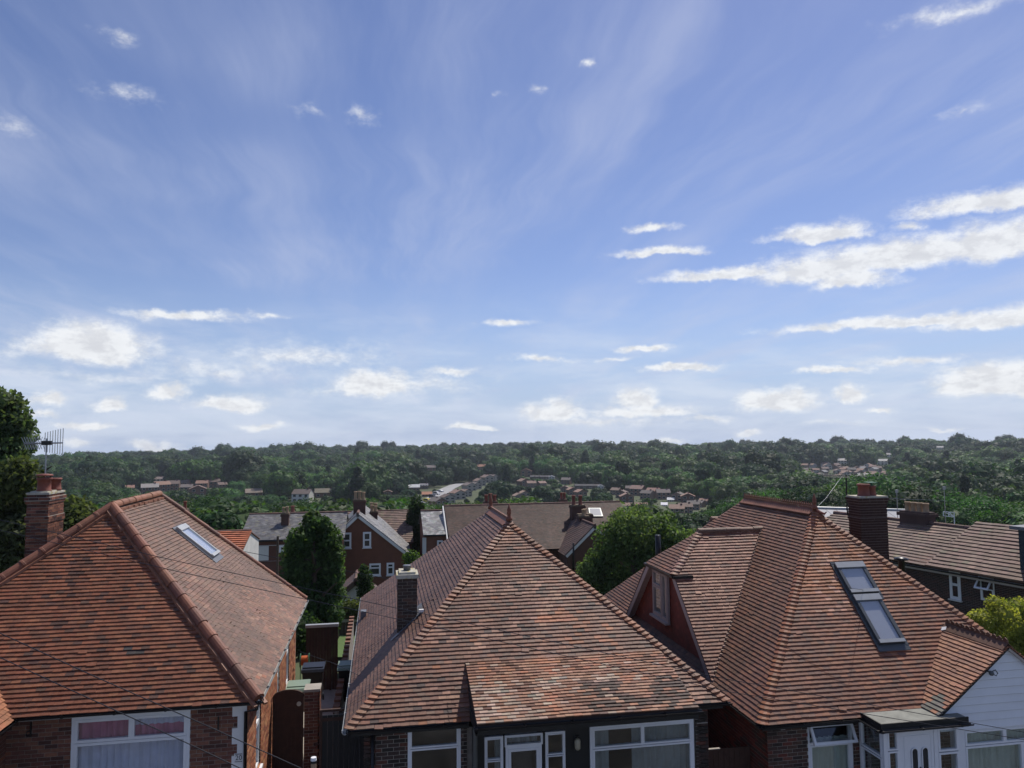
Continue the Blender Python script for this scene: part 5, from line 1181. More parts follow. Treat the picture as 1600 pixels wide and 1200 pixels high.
    PC = Pieces('raised_roof_tile','raised_roof_tile_field','conctile'); roof_face(PC,(u1,u0,v0,v1),CT,rr,.30,.29,.02,2.2); PC.finish(h)
    # long grey flat-roofed hall beyond
    Y = 72; a, c = atY(1235,800,Y), atY(1474,806,Y); z0 = atY(1474,830,Y).z
    h2 = thing('grey_hall','long low building with pale grey metal sheet roof behind the right chimney','building',((a.x+c.x)/2,Y,-18)); b = MB(); n = 14
    zr_, zl = a.z, c.z
    for i in range(n):
        x0, x1 = a.x+(c.x-a.x)*i/n, a.x+(c.x-a.x)*(i+1)/n; b = MB(); za, zc = zr_+(zl-zr_)*i/n, zr_+(zl-zr_)*(i+1)/n
        b.prism([Vector((x0+.03,Y+6,za)),Vector((x1-.03,Y+6,zc)),Vector((x1-.03,Y,zc-2.3)),Vector((x0+.03,Y,za-2.3))],(0,0,-.1)); b.build('roof_sheet','sheet',h2)
    b = MB(); b.box(a.x,c.x,Y+.2,Y+12,-19,min(zr_,zl)-2.6); b.build('wall','whitewall',h2); b = MB(); b.tube([Vector((a.x,Y+6,zr_+.05)),Vector((c.x,Y+6,zl+.05))],.16,8); b.build('ridge_cap','alu',h2)
    # scaffold frame end
    t = thing('scaffold_frame','white lattice scaffold frame at the end of the grey hall','scaffold',(c.x+1,Y,-18)); b = MB(); p = [atY(1474,799,Y),atY(1491,801,Y),atY(1491,808,Y),atY(1474,806,Y)]
    for i,j in ((0,1),(1,2),(2,3),(3,0),(0,2)): b.tube([p[i],p[j]],.04,6)
    mm = (p[0]+p[1])/2; mn = (p[2]+p[3])/2; b.tube([mm,mn],.05,6); b.tube([mm,p[2]],.05,6); b.tube([p[2],Vector((p[2].x,p[2].y,-18))],.05,6); b.build('lattice','white',t)
right_row()

# ================================================================== TREES
G_DARK = (.026,.050,.020); G_MID = (.040,.075,.024); G_BRIGHT = (.075,.135,.034); G_OLIVE = (.068,.090,.036); G_BLUE = (.028,.050,.030); G_YEL = (.27,.29,.055)
def crown_mesh(name, lobes, n, size, cols, seed, m='leaf', squash=.62, core=.72, up=.25, fill=.55, outw=.7):
    """leaf-clump faces spread through overlapping lobes; lobes = (x, y, z, rx, ry, rz)"""
    rg = np.random.default_rng(seed); Lb = np.array(lobes, float); wt = (Lb[:,3]*Lb[:,5]+Lb[:,4]*Lb[:,5]); wt /= wt.sum()
    li = rg.choice(len(Lb), n, p=wt); d = rg.normal(size=(n,3)); d /= np.linalg.norm(d,axis=1)[:,None]
    f = 1-fill*rg.random(n)**1.6+rg.normal(0,.05,n); P = Lb[li,:3]+d*Lb[li,3:6]*f[:,None]
    nr = d*outw+rg.normal(size=(n,3))*.7*(.7/outw)**.5; nr[:,2] += up; nr /= np.linalg.norm(nr,axis=1)[:,None]
    t = np.cross(nr, rg.normal(size=(n,3))); t /= np.linalg.norm(t,axis=1)[:,None]; b = np.cross(nr,t)
    s = size*rg.uniform(.55,1.35,n)[:,None]; V = np.stack([P-t*s, P-b*s*squash+nr*s*.12, P+t*s, P+b*s*squash+nr*s*.12], 1).reshape(-1,3)
    Ca = np.array(cols, float); lc = Ca[rg.integers(0,len(Ca),len(Lb))]; mixr = rg.random(n)[:,None]
    ci = lc[li]*(.55+.0*mixr)+Ca[rg.integers(0,len(Ca),n)]*.45; ci *= rg.uniform(.65,1.4,n)[:,None]
    fv = [(4*i,4*i+1,4*i+2,4*i+3) for i in range(n)]; vs = V.tolist(); cc = np.repeat(ci,4,0); k = len(vs)
    if core:
        ico = ico_()
        cv = []
        for L0 in Lb:
            base = k; q = np.array(ico[0])*L0[3:6]*core*rg.uniform(.85,1.05,(len(ico[0]),1))+L0[:3]; vs += q.tolist(); fv += [tuple(base+a for a in fc) for fc in ico[1]]; k += len(ico[0]); cv += [Ca.mean(0)]*(3*len(ico[1]))
        cc = np.concatenate([cc, np.array(cv)])
    me = bpy.data.meshes.new(name); me.from_pydata(vs, [], fv); me.materials.append(MT[m])
    at = me.color_attributes.new('Col','FLOAT_COLOR','CORNER'); at.data.foreach_set('color', np.concatenate([cc, np.ones((len(cc),1))],1).astype(np.float32).ravel())
    return me
_ico = []
def ico_():
    if not _ico:
        bm = bmesh.new(); bmesh.ops.create_icosphere(bm, subdivisions=2, radius=1); bm.verts.ensure_lookup_table()
        _ico.append(([tuple(v.co) for v in bm.verts], [tuple(v.index for v in f.verts) for f in bm.faces])); bm.free()
    return _ico[0]
def broad_lobes(h, w, seed, n=16, low=.22, shape='round'):
    rg = random.Random(seed); L = []
    zc = h*(.5+low/2); rz = h*(1-low)/2
    L.append((0,0,zc,w*.38,w*.38,rz*.82))
    for i in range(n):
        a = rg.uniform(0,6.283); u = rg.uniform(-.85,.95); rr = math.sqrt(max(0,1-u*u)); s = rg.uniform(.20,.32)*w
        q = {'round':1,'tall':1,'cone':max(.12,(1-u)/1.7)}[shape]
        L.append((w*.34*rr*math.cos(a)*q, w*.34*rr*math.sin(a)*q, zc+rz*.74*u, s*(.6+.4*q), s*(.6+.4*q), s*.85))
    return L
def trunk_mesh(h, r, seed, lean=0, limbs=6, m='bark'):
    rg = random.Random(seed); b = MB(); top = Vector((lean,rg.uniform(-.2,.2),h)); pts = [Vector((0,0,-.6)),Vector((lean*.2,0,h*.3)),Vector((lean*.5,rg.uniform(-.1,.1),h*.6)),top]
    b.tube(pts,[r*1.25,r,r*.75,r*.3],8)
    for i in range(limbs):
        t = rg.uniform(.35,.9); p = pts[0].lerp(top,t); a = rg.uniform(0,6.28); l = h*rg.uniform(.25,.45)*(1.2-t)
        q = p+Vector((math.cos(a)*l,math.sin(a)*l,l*rg.uniform(.5,1))); b.tube([p,(p+q)/2+Vector((0,0,.1*l)),q],[r*.45,r*.3,r*.1],6)
    return b.mesh('trunk',m)
def tree(name, label, loc, lobes, n, size, cols, seed, h, r, group=None, cat='tree', m='leaf', core=.72, squash=.62, fill=.55, lean=0):
    t = thing(name,label,cat,loc,group); WINV[t.name] = I4
    link('trunk',trunk_mesh(h*.8,r,seed,lean),t); link('crown',crown_mesh('crown',lobes,n,size,cols,seed,m,squash,core,fill=fill),t); return t
def near_trees():
    # tall loose tree at the left edge
    p = atY(-8,900,34); z0 = terr(p.x,34); h = atY(0,618,34).z-z0; cx = p.x
    rg = random.Random(3); L = []
    for px,py,r in ((0,655,1.15),(18,680,.95),(-25,640,1.2),(22,705,.8),(5,700,1.0),(30,665,.6),(-20,710,1.4),(8,740,1.0),(-30,770,1.5),(12,632,.7),(34,690,.5)):
        q = atY(px,py,34+rg.uniform(-1,1)); L.append((q.x-cx,q.y-34,q.z-z0,r,r,r*.9))
    tree('tall_tree','tall dark green tree rising above the skyline at the left edge',(cx,34,z0),L,13000,.115,[(.085,.135,.06),(.10,.16,.06),(.08,.125,.07),(.12,.15,.07)],11,h,.22,core=.35,fill=.8)
    L = []
    for px,py,r in ((10,760,1.0),(25,800,1.0),(45,830,.9),(0,850,1.3),(30,745,.8),(55,790,.7),(-20,800,1.4),(20,880,1.0),(70,860,.8),(90,840,.7),(112,812,.6),(122,792,.5),(136,806,.45),(105,790,.45),(125,825,.7)):
        q = atY(px,py,31+rg.uniform(-1,1.5)); L.append((q.x-cx,q.y-31,q.z-z0,r,r,r*.9))
    tree('eucalyptus_tree','loose grey-green tree with pale twigs behind the left chimney',(cx,31,z0),L,13000,.12,[(.10,.125,.055),(.12,.14,.075),(.075,.10,.04),(.06,.08,.035)],12,6,.2,core=.35,fill=.85)
    # dark ivy-covered tree between the houses
    Y = 36; p = atY(490,960,Y); z0 = terr(p.x,Y); L = []
    for px,py,r in ((492,825,.8),(466,845,.8),(514,838,.8),(458,868,.8),(524,862,.7),(490,870,1.0),(460,890,.85),(520,885,.8),(465,920,.9),(505,915,1.0),(525,925,.7),(480,950,1.0),(520,955,.75),(455,945,.7),(488,808,.5),(500,980,1.0),(470,985,.9),(508,815,.4),(530,900,.5),(448,915,.5)):
        q = atY(490+(px-490)*.88,py+4,Y+rg.uniform(-.6,.6)); r *= .86; L.append((q.x-p.x,q.y-Y,q.z-z0,r,r,r*1.1))
    tree('ivy_tree','dense dark ivy covered tree standing left of the brick gable house',(p.x,Y,z0),L,17000,.105,[(.045,.09,.034),(.06,.11,.04),(.085,.135,.05)],13,6.2,.2,core=.6)
    # bright round tree
    Y = 43; p = atY(990,930,Y); z0 = terr(p.x,Y); L = []
    for px,py,r in ((985,830,1.5),(1020,830,1.2),(960,845,1.3),(940,880,1.1),(1000,870,1.7),(1045,860,1.2),(920,905,.9),(960,915,1.3),(1010,920,1.5),(1055,840,.8),(1040,815,.7),(975,815,.9),(1000,808,.8),(915,890,.6),(950,940,1.0),(1060,900,1.0),(1085,845,.8),(1075,870,.9)):
        q = atY(px,py,Y+rg.uniform(-1.2,1.2)); L.append((q.x-p.x,q.y-Y,q.z-z0,r,r,r*.95))
    tree('round_tree','large bright green leafy tree between the middle and right bungalows',(p.x,Y,z0),L,24000,.115,[(.11,.175,.06),(.095,.155,.055),(.14,.20,.08),(.075,.125,.045)],14,7,.25,core=.5,fill=.7)
    # lime-yellow shrub right edge
    Y = 23.5; p = atY(1575,1010,Y); z0 = terr(p.x,Y); L = []
    for px,py,r in ((1540,975,.55),(1565,965,.6),(1590,985,.7),(1610,960,.7),(1545,1005,.55),(1580,1020,.7),(1620,1010,.9),(1525,965,.3),(1555,945,.35),(1585,950,.4),(1600,1050,.8),(1565,1050,.7)):
        q = atY(px,py,Y+rg.uniform(-.4,.4)); L.append((q.x-p.x,q.y-Y,q.z-z0,r,r,r*.95))
    tree('lime_shrub','big yellow-green variegated shrub behind the white boarded gable',(p.x,Y,z0),L,11000,.055,[(.38,.38,.07),(.24,.28,.05),(.13,.18,.04),(.42,.42,.12)],15,3.4,.1,cat='shrub',core=.72,squash=.6)
    # slim young tree and garden shrubs in the gap
    for nm,lab,px,py,Y,sc,cols,n,sz in (('slim_tree','slim upright young tree in front of the pale garage',571,925,40,(.45,.45,1.4),[G_MID,G_DARK],2600,.08),
        ('garden_shrub','feathery pale green shrub at the end of the passage',548,955,38.5,(1.1,.6,.7),[(.10,.13,.05),G_OLIVE,(.15,.17,.06)],3000,.08),
        ('garden_shrub','bright green bush beside the pale slate wing',655,885,50,(1.1,.8,.8),[G_BRIGHT,(.10,.17,.04)],2200,.10),
        ('tall_ivy_tree','narrow dark creeper covered tree between brick gable house and slate wing',650,825,70,(.9,.9,3.0),[G_DARK,G_MID],4000,.16),
        ('garden_shrub','dark hedge bush below the ivy tree beside the boarded screen',455,985,33,(1.3,.8,.9),[G_DARK,G_MID],2600,.09)):
        q = atY(px,py,Y); z0 = terr(q.x,Y); L = [(0,0,q.z-z0,*sc)]
        for i in range(7): L.append((rg.uniform(-.6,.6)*sc[0],rg.uniform(-.5,.5)*sc[1],q.z-z0+rg.uniform(-.8,.8)*sc[2],sc[0]*.55,sc[1]*.55,min(sc)*.7))
        tree(nm,lab,(q.x,Y,z0),L,n,sz,cols,px,max(.8,q.z-z0),.07,cat='tree' if 'tree' in nm else 'shrub')
near_trees()

# ================================================================== FAR HOUSES
CLEAR = []      # (azimuth, half angle, distance, py of eaves)
def far_house(px, py, wpx, label, group, roofc, wallc, rot=0, hgt=4.6, rise=2.0, dep=7.5, gable=False, chim=True, white=False, depth_hint=None, name='far_house', nwin=3, mans=False):
    p = hit(px, py+5); d = math.hypot(p.x,p.y); W = wpx*d/F; k_ = min(1, max(.42, W/9.0)); hgt *= k_; rise *= k_; dep *= max(k_, .6)
    h = thing(name,label,'house',(p.x,p.y,p.z),group); a = math.atan2(p.x,p.y); M = Matrix.Translation(p) @ Matrix.Rotation(-a+R(rot),4,'Z')
    V = lambda x,y,z: M @ Vector((x,y,z)); w2, d2 = W/2, dep/2; zt = hgt
    b = MB()
    if not gable: b.prism([V(-w2,-d2,-4),V(-w2,-d2,zt),V(-w2,0,zt+rise),V(-w2,d2,zt),V(-w2,d2,-4)],M.to_3x3() @ Vector((W,0,0)),wallc)
    else: b.prism([V(-w2,-d2,-4),V(w2,-d2,-4),V(w2,-d2,zt),V(0,-d2,zt+rise),V(-w2,-d2,zt)],M.to_3x3() @ Vector((0,dep,0)),wallc)
    b.build('wall','farbrick',h); b = MB(); o = .35
    for sg in (-1,1):
        rc = jit(roofc,.08)
        if not gable: s = rise/d2; q = [V(-w2-.2,sg*(d2+o),zt-o*s+.1),V(w2+.2,sg*(d2+o),zt-o*s+.1),V(w2+.2,0,zt+rise+.1),V(-w2-.2,0,zt+rise+.1)]
        else: s = rise/w2; q = [V(sg*(w2+o),-d2-.25,zt-o*s+.1),V(sg*(w2+o),d2+.25,zt-o*s+.1),V(0,d2+.25,zt+rise+.1),V(0,-d2-.25,zt+rise+.1)]
        b.prism(q,(0,0,.16),rc)
    rf = b.build('roof','farroof',h)
    n = nwin if not gable else 2
    for j in range(2 if hgt > 3.3*k_ else 1):
        for i in range(n):
            x = -w2+W*(i+.5)/n; zz = (.9+2.3*j)*k_; ww = min(.75,W/n*.28); b = MB(); b.box(x-ww-.09,x+ww+.09,-d2-.06,-d2-.001,zz-.08,zz+1.13*k_+.09,M); f = b.build('window','farwhite',h); b = MB(); b.box(x-ww,x+ww,-d2-.09,-d2-.0601,zz,zz+1.13*k_,M); b.build('pane','farglass',f)
    if chim:
        b = MB(); x = w2*.6 if not gable else .2; b.box(x-.35,x+.35,-.3,.3,zt+rise-.6,zt+rise+1.0*k_,M,(.10,.055,.045)); b.build('chimney','farbrick',rf)
    CLEAR.append((a,(W/2+3)/d,d,py)); return h
RC = [(.19,.135,.11),(.15,.11,.095),(.23,.15,.12),(.14,.12,.11),(.26,.16,.12)]; WC = [(.16,.09,.065),(.22,.15,.11),(.13,.08,.06)]; WW = (.60,.60,.57)
ORD = ['first','second','third','fourth','fifth','sixth','seventh','eighth','ninth','tenth','eleventh','twelfth','thirteenth','fourteenth','fifteenth']
def far_houses():
    rg = random.Random(5)
    def H(px,py,w,lab,grp,**k):
        k.setdefault('roofc',rg.choice(RC)); k.setdefault('wallc',rg.choice(WC)); far_house(px,py,w,lab,grp,k.pop('roofc'),k.pop('wallc'),**k)
    g1 = 'brown roofed houses of the estate at left'; l1 = 'brown roofed terraced house among trees on the left estate'
    H(201,762,14,'small house with pale orange roof left of the brown estate roofs',None,roofc=(.28,.15,.11),gable=False,hgt=2.8)
    H(234,768,22,'house with pale grey roof at the left end of the estate',None,roofc=(.26,.25,.24))
    for oi_,(px,py,w) in enumerate(((252,763,20),(270,761,18),(285,759,18),(292,765,16),(316,759,16),(333,757,17),(347,760,14))): H(px,py,w,l1+', '+ORD[oi_]+' from the left',g1,rot=rg.choice((-15,-10,20)))
    H(309,771,22,'brown gable fronted house below the left estate terrace',None,gable=True)
    H(247,751,13,'small white house half hidden above the left estate',None,wallc=WW,roofc=(.20,.16,.15))
    H(400,771,30,'long pale roofed building among the trees left of centre',None,roofc=(.24,.19,.15),hgt=2.6,rot=5)
    H(473,780,26,'white walled house with brown roof in the trees left of centre',None,wallc=WW,roofc=(.13,.10,.09),rot=-20)
    H(508,772,30,'low olive roofed building right of the white walled house',None,roofc=(.17,.15,.11),hgt=2.8)
    H(562,737,14,'tiny pale roofed house high among the central trees',None,roofc=(.2,.16,.13))
    H(606,770,12,'small reddish house between dark trees near the road',None,gable=True)
    H(670,733,22,'hipped grey house alone among trees above the road',None,roofc=(.15,.13,.12))
    H(752,731,14,'small house with bright orange roof above the sloping street',None,roofc=(.33,.17,.11))
    H(647,762,17,'building with pale white roof left of the road',None,roofc=(.55,.56,.58),hgt=3,chim=False)
    H(662,759,13,'grey roofed house touching the pale white roof by the road',None,roofc=(.22,.22,.23),hgt=3.5)
    H(667,771,15,'low house with orange roof just left of the road',None,roofc=(.36,.17,.10),hgt=2.2,chim=False)
    g2 = 'houses stepping up the sloping street'; l2 = 'brown gabled house with pale side wall on the sloping street'
    for oi_,(px,py,w) in enumerate(((683,788,20),(699,781,18),(715,775,19),(727,771,15),(733,762,17),(743,759,14),(749,754,15),(761,749,16),(770,748,15))): H(px,py,w,l2+', '+ORD[oi_]+' from the bottom',g2,rot=rg.uniform(25,40),gable=True,wallc=rg.choice([(.17,.10,.075),(.40,.37,.33)]),dep=9)
    H(822,740,18,'house with orange pyramid roof left of the dark mansard row',None,roofc=(.34,.19,.12),gable=True)
    for (x0,x1,py,lab,g,wl) in ((832,855,744,'dark slate roofed terrace house in the upper row','dark terrace houses of the upper row','white gabled end house of the upper dark terrace'),(903,932,759,'dark slate roofed terrace house in the lower row','dark terrace houses of the lower row','white gabled end house of the lower dark terrace')):
        n = 4
        for i in range(n): H(x0+(x1-x0)*i/(n-1),py,(x1-x0)/(n-1)*.98,lab+', '+ORD[i]+' from the left',g,roofc=(.055,.055,.06),wallc=(.12,.10,.09),nwin=1,chim=False,rot=6)
        H(x1+7,py+1,9,wl,None,roofc=(.30,.32,.35),wallc=(.62,.64,.66),gable=True,chim=False)
    g3 = 'houses below the mansard rows'; l3 = 'brown roofed house between the two dark terraces'
    for oi_,(px,py,w) in enumerate(sorted(((818,755,16),(830,757,14),(883,764,13),(894,768,15),(907,772,16),(846,756,12),(885,752,14)))): H(px,py,w,l3+', '+ORD[oi_]+' from the left',g3,rot=rg.uniform(-25,35),gable=rg.random()<.5)
    for px,py in ((810,778),(819,774)): H(px,py,16,'beige gabled house with pale walls just above the long brown roof','beige gabled houses',roofc=(.24,.17,.13),wallc=(.30,.24,.2),gable=True,rot=20)
    g4 = 'brown roofed estate houses in the valley'; l4 = 'brown roofed estate house in the valley behind the bright green tree'
    for oi_,(px,py,w,gb) in enumerate(sorted(((972,773,16,1),(979,781,20,1),(997,769,20,0),(1012,775,18,0),(1022,773,20,0),(1036,775,20,0),(985,765,14,0),(963,768,14,0),(1060,778,18,1),(1075,781,20,1),(1093,788,14,0),(1084,792,18,0),(1071,797,20,0),(1058,801,22,0),(1100,784,12,0)))): H(px,py,w,l4+', '+ORD[oi_]+' from the left',g4,gable=bool(gb),rot=rg.uniform(-30,10))
    for i in range(3): H(973+i*15.5,793,15,['left','middle','right'][i]+' house of the pale fronted terrace in the valley','pale fronted terrace in the valley',wallc=(.40,.39,.37),nwin=1,chim=False,hgt=4.8)
    H(1048,779,10,'small white gabled building in the valley estate',None,wallc=(.7,.7,.7),roofc=(.5,.5,.52),hgt=2.4,chim=False)
    H(1038,786,9,'white topped small shed in the valley estate car park',None,wallc=(.7,.7,.7),roofc=(.7,.7,.72),hgt=1.6,chim=False)
    g5 = 'houses of the distant town at right'; l5 = 'tiny brown house of the distant town on the right hillside'
    for i in range(46):
        px = rg.uniform(1258,1388); py = 726+rg.random()*20+ (px-1320)*.02; far_house(px,py,rg.uniform(7,11),l5,g5,rg.choice(RC+[(.2,.2,.2)]),rg.choice(WC+[(.45,.43,.4)]),rot=rg.uniform(-60,60),gable=rg.random()<.5,chim=False,nwin=2)
    for px,py,w,lab in ((1349,746,14,'white fronted terrace at the foot of the distant town'),(1379,722,14,'long white building on the right hillside above the town'),(1316,721,12,'pale flat building at the top of the distant town'),(1392,711,10,'cream building near the skyline at right'),(1540,693,10,'white house in the trees near the right skyline'),(1469,699,8,'pale speck of a house below the right skyline')): far_house(px,py,w,lab,None,(.45,.43,.40),(.65,.64,.6),hgt=4.5,chim=False)
far_houses()
ROAD = [hit(px,py) for px,py in ((656,797),(666,789),(678,780),(690,771),(700,764),(712,759),(724,756))]
strip('valley_road', ROAD, 9, 'roadfar', .35)
for i,(px,py) in enumerate(((656,797),(666,789),(678,780),(690,771),(700,764),(712,759),(724,756))): q = ROAD[i]; CLEAR.append((math.atan2(q.x,q.y),.018,q.length,py-4))
def street_car():
    x, y = 1.4, 4.6; z = terr(x,y)+.06; t = thing('parked_car','white hatchback parked in the street, mirrored in the middle bungalow windows','car',(x,y,z))
    b = MB(); lo = [(-2.05,.28),(2.0,.28),(2.1,.55),(2.0,.85),(1.1,.98),(.35,1.42),(-1.3,1.45),(-1.95,1.02),(-2.1,.7)]
    b.prism([Vector((x+a,y-.82,z+c)) for a,c in lo],(0,1.64,0)); b.build('body',mat('white_car_paint',(.78,.78,.78),.25,.03,2),t)
    for sg in (-.83,.822):
        b = MB(); b.prism([Vector((x+a,y+sg,z+c)) for a,c in ((-1.75,1.0),(.85,1.0),(.3,1.36),(-1.25,1.38))],(0,.008,0)); b.build('side_window','farglass',t)
    for a in (-1.3,1.35):
        for yy in (-.84,.66):
            b = MB(); b.tube([(x+a,y+yy,z+.31),(x+a,y+yy+.18,z+.31)],.31,18); w = b.build('wheel','black',t); b = MB(); b.tube([(x+a,y+yy-.01,z+.31),(x+a,y+yy+.19,z+.31)],.19,12); b.build('rim','alu',w)
    for a,m in ((2.03,'lampglass'),(-2.05,'pot')):
        for yy in (-.7,.5): b = MB(); b.box(x+a-.05,x+a+.06,y+yy,y+yy+.2,z+.66,z+.8); b.build('headlight' if a > 0 else 'tail_light',m,t)
street_car()
def far_cars():
    for px,py,col,lab in ((668,786,(.65,.55,.04),'yellow van parked at the roadside in the valley'),(682,774,(.6,.6,.6),'white van on the valley road'),(676,779,(.05,.05,.06),'dark car parked on the valley road behind the yellow van'),(661,790,(.05,.05,.07),'dark car parked at the bottom of the valley road'),(688,770,(.45,.46,.48),'silver car near the bend of the valley road')):
        p = hit(px,py); t = thing('parked_car',lab,'car',(p.x,p.y,p.z),'cars on the valley road'); M = Matrix.Translation((p.x,p.y,p.z+.35)) @ Matrix.Rotation(R(-45),4,'Z'); b = MB(); m = mat('car_paint',col,.3,.03,2)
        hh = 1.9 if 'van' in lab else 1.35
        b.prism([M @ Vector(q) for q in ((-2.1,-.85,.3),(2.1,-.85,.3),(2.15,-.85,.8),(1.3,-.85,.95),(.7,-.85,hh),(-1.9,-.85,hh),(-2.15,-.85,.9))],M.to_3x3() @ Vector((0,1.7,0))); bd = b.build('body',m,t)
        b = MB(); b.prism([M @ Vector(q) for q in ((-1.6,-.87,1.0),(1.1,-.87,1.0),(.65,-.87,hh-.12),(-1.6,-.87,hh-.12))],M.to_3x3() @ Vector((0,1.74,0))); b.build('window','farglass',t)
        for x in (-1.35,1.35):
            for y in (-.8,.8): b = MB(); b.tube([M @ Vector((x,y-.1,.32)),M @ Vector((x,y+.1,.32))],.33,12); b.build('wheel','black',t)
far_cars()

# ================================================================== THE WOODED VALLEY AND HILL
def woods():
    VAR = []
    spec = [('round',9.5,11,[G_DARK,G_MID,G_BLUE]),('round',8.5,10.5,[G_MID,G_OLIVE,(.05,.09,.028)]),('round',8,9.5,[G_BRIGHT,(.055,.10,.028)]),('round',10.5,11,[G_DARK,(.03,.055,.02)]),('cone',14,6.5,[(.018,.036,.018),G_DARK]),('tall',12,6,[G_DARK,G_MID]),('round',6,7,[G_OLIVE,G_MID,G_BRIGHT])]
    for i,(sh,h,w,cols) in enumerate(spec):
        cols = [tuple(c*k_ for c,k_ in zip(q,(.98,1.12,1.02))) for q in cols]; lo = broad_lobes(h,w,40+i,15 if sh!='cone' else 18,.10 if sh!='cone' else .08,sh); VAR.append((crown_mesh('crown',lo,3000,.40,cols,60+i,'leafwood',.75,.80,outw=1.5),trunk_mesh(h*.7,.25,i),h,crown_mesh('crown',lo,12000,.19,cols,80+i,'leafwood',.65,.66,outw=1.0)))
    rg = random.Random(21); pts = []
    r = 78.0
    while r < 1420:
        sp = 7.0+min(4.2,r/150); a = R(-34)
        while a < R(54):
            rr = r+rg.uniform(-.45,.45)*sp; aa = a+rg.uniform(-.45,.45)*sp/r; x, y = rr*math.sin(aa), rr*math.cos(aa); z = terr(x,y)
            a += sp/r
            n = noise.noise(Vector((x/95,y/95,1))); n2 = noise.noise(Vector((x/38,y/38,5))); q = rg.random()
            v = 4 if (q < .02 or (rr > 1150 and q < .05)) else 5 if q < .06 else 2 if n > .12 and n2 > -.25 else 3 if n < -.2 else (0 if n2 < -.1 else (1 if n2 < .28 else 6 if q < .4 else 2))
            s = rg.uniform(.75,1.22)*interp(rr,[(0,1),(250,1.0),(400,1.25),(700,1.4),(1400,1.3)])*(1.4 if q > .88 and v < 4 else .7 if q > .70 else 1)*(.62 if v == 4 and rr > 900 else .85 if rr > 1150 else 1)*(1+.35*n2); h = VAR[v][2]*s
            top = Vector((x,y,z+h)); P = proj(top)
            if rr < 330:
                cap = 800 if P[0] < 240 else 792 if P[0] < 560 else 793 if P[0] < 1110 else interp(P[0],[(1110,790),(1180,770),(1260,742),(1350,745),(1600,735)])
                if P[1] < cap:
                    zc = atY(P[0],cap,y).z; s *= max(0,(zc-z)/h); 
                    if s < .34: continue
                    h = VAR[v][2]*s; P = proj(Vector((x,y,z+h)))
            bad = False
            for (ca,ch,cdst,cpy) in CLEAR:
                if abs(aa-ca) < ch+2.5*s/rr and cdst-max(150,.4*cdst) < rr < cdst+7:
                    if rr > cdst-8 and abs(aa-ca)*rr < ch*rr+1: bad = True; break
                    if P[1] < cpy+3:
                        zc = atY(P[0],cpy+4,y).z; s *= max(0,(zc-z)/h)
                        if s < .2: bad = True; break
                        h = VAR[v][2]*s; P = proj(Vector((x,y,z+h)))
            if bad: continue
            if x > 30 and rr < 118: continue
            if rr < 86 and x > 6: continue
            pts.append((rr,x,y,z,s,rg.uniform(0,6.28),v,P))
        r += sp*.82
    pts.sort(key=lambda t:t[0])
    names = ['rounded_tree','broad_tree','bright_tree','dark_tree','conifer_tree','slender_tree','low_tree']
    labs = ['rounded dark green tree','rounded mid green tree','light green leafy tree','nearly black-green spreading tree','dark pointed conifer','narrow dark tree','low olive green tree']
    ZONE = [(110,'left of the left chimney'),(190,'just right of the left chimney'),(260,'at the left end of the left estate'),(360,'around the brown left estate'),(440,'above the orange tiled roof'),(520,'near the white walled far house'),(600,'above the brick gable house'),(670,'left of the valley road'),(740,'beside the sloping valley street'),(810,'above the sloping valley street'),(880,'by the upper dark terrace'),(950,'by the lower dark terrace'),(1030,'around the valley estate'),(1110,'right of the valley estate'),(1190,'behind the dormer ridge of the right bungalow'),(1270,'above the crested ridge of the right bungalow'),(1340,'left of the right chimney'),(1420,'just right of the right chimney'),(1500,'above the dark terrace roof'),(9999,'at the right edge above the dark terrace')]
    def lab(v, s, P, rr):
        z_ = next(t for x_,t in ZONE if P[0] < x_); sz = 'small ' if s < .5 else 'large ' if s > 1.15 else ''
        return sz+labs[v]+' '+z_+(', low down' if P[1] > 775 else ', on the slope' if P[1] < 745 else '')
    rest = []; k = 0; src = {}
    for (rr,x,y,z,s,ro,v,P) in pts:
        vis = -20 < P[0] < 1620 and P[1] < 800 or (P[0] > 1100 and P[1] < 830 and P[0] < 1620) or (P[0] < 560 and P[0] > -20 and P[1] < 835)
        if vis and k < 290 and rr > 100:
            t = thing(names[v],lab(v,s,P,rr),'tree',(x,y,z),names[v].replace('_',' ')+'s of the valley wood'); t.rotation_euler = (0,0,ro); t.scale = (s,s,s*rg.uniform(.92,1.08))
            c = link('crown',VAR[v][3],t); c.matrix_parent_inverse = I4; u = link('trunk',VAR[v][1],t); u.matrix_parent_inverse = I4; k += 1
        else: rest.append((x,y,z,s,ro,v))
    # far crowns: sources are the crowns of seven more single trees, the rest is one wood
    for v in range(7):
        i = next(j for j,q in enumerate(rest) if q[5] == v and math.hypot(q[0],q[1]) > 300); x,y,z,s,ro,_ = rest.pop(i)
        t = thing(names[v],lab(v,s,proj(Vector((x,y,z+8*s))),999),'tree',(x,y,z),names[v].replace('_',' ')+'s of the valley wood'); t.rotation_euler = (0,0,ro); t.scale = (s,s,s); c = link('crown',VAR[v][0],t); c.matrix_parent_inverse = I4; u = link('trunk',VAR[v][1],t); u.matrix_parent_inverse = I4; src[v] = c
    me = bpy.data.meshes.new('wooded_hillside'); me.from_pydata([q[:3] for q in rest],[],[])
    for nm,tp,vals in (('sc','FLOAT',[q[3] for q in rest]),('ix','INT',[q[5] for q in rest])): me.attributes.new(nm,tp,'POINT').data.foreach_set('value',vals)
    me.attributes.new('ro','FLOAT_VECTOR','POINT').data.foreach_set('vector',[c for q in rest for c in (0,0,q[4])])
    o = link('wooded_hillside',me); stuff(o); o['label'] = 'dense green woodland covering the valley sides and the far hill'; o['category'] = 'woodland'
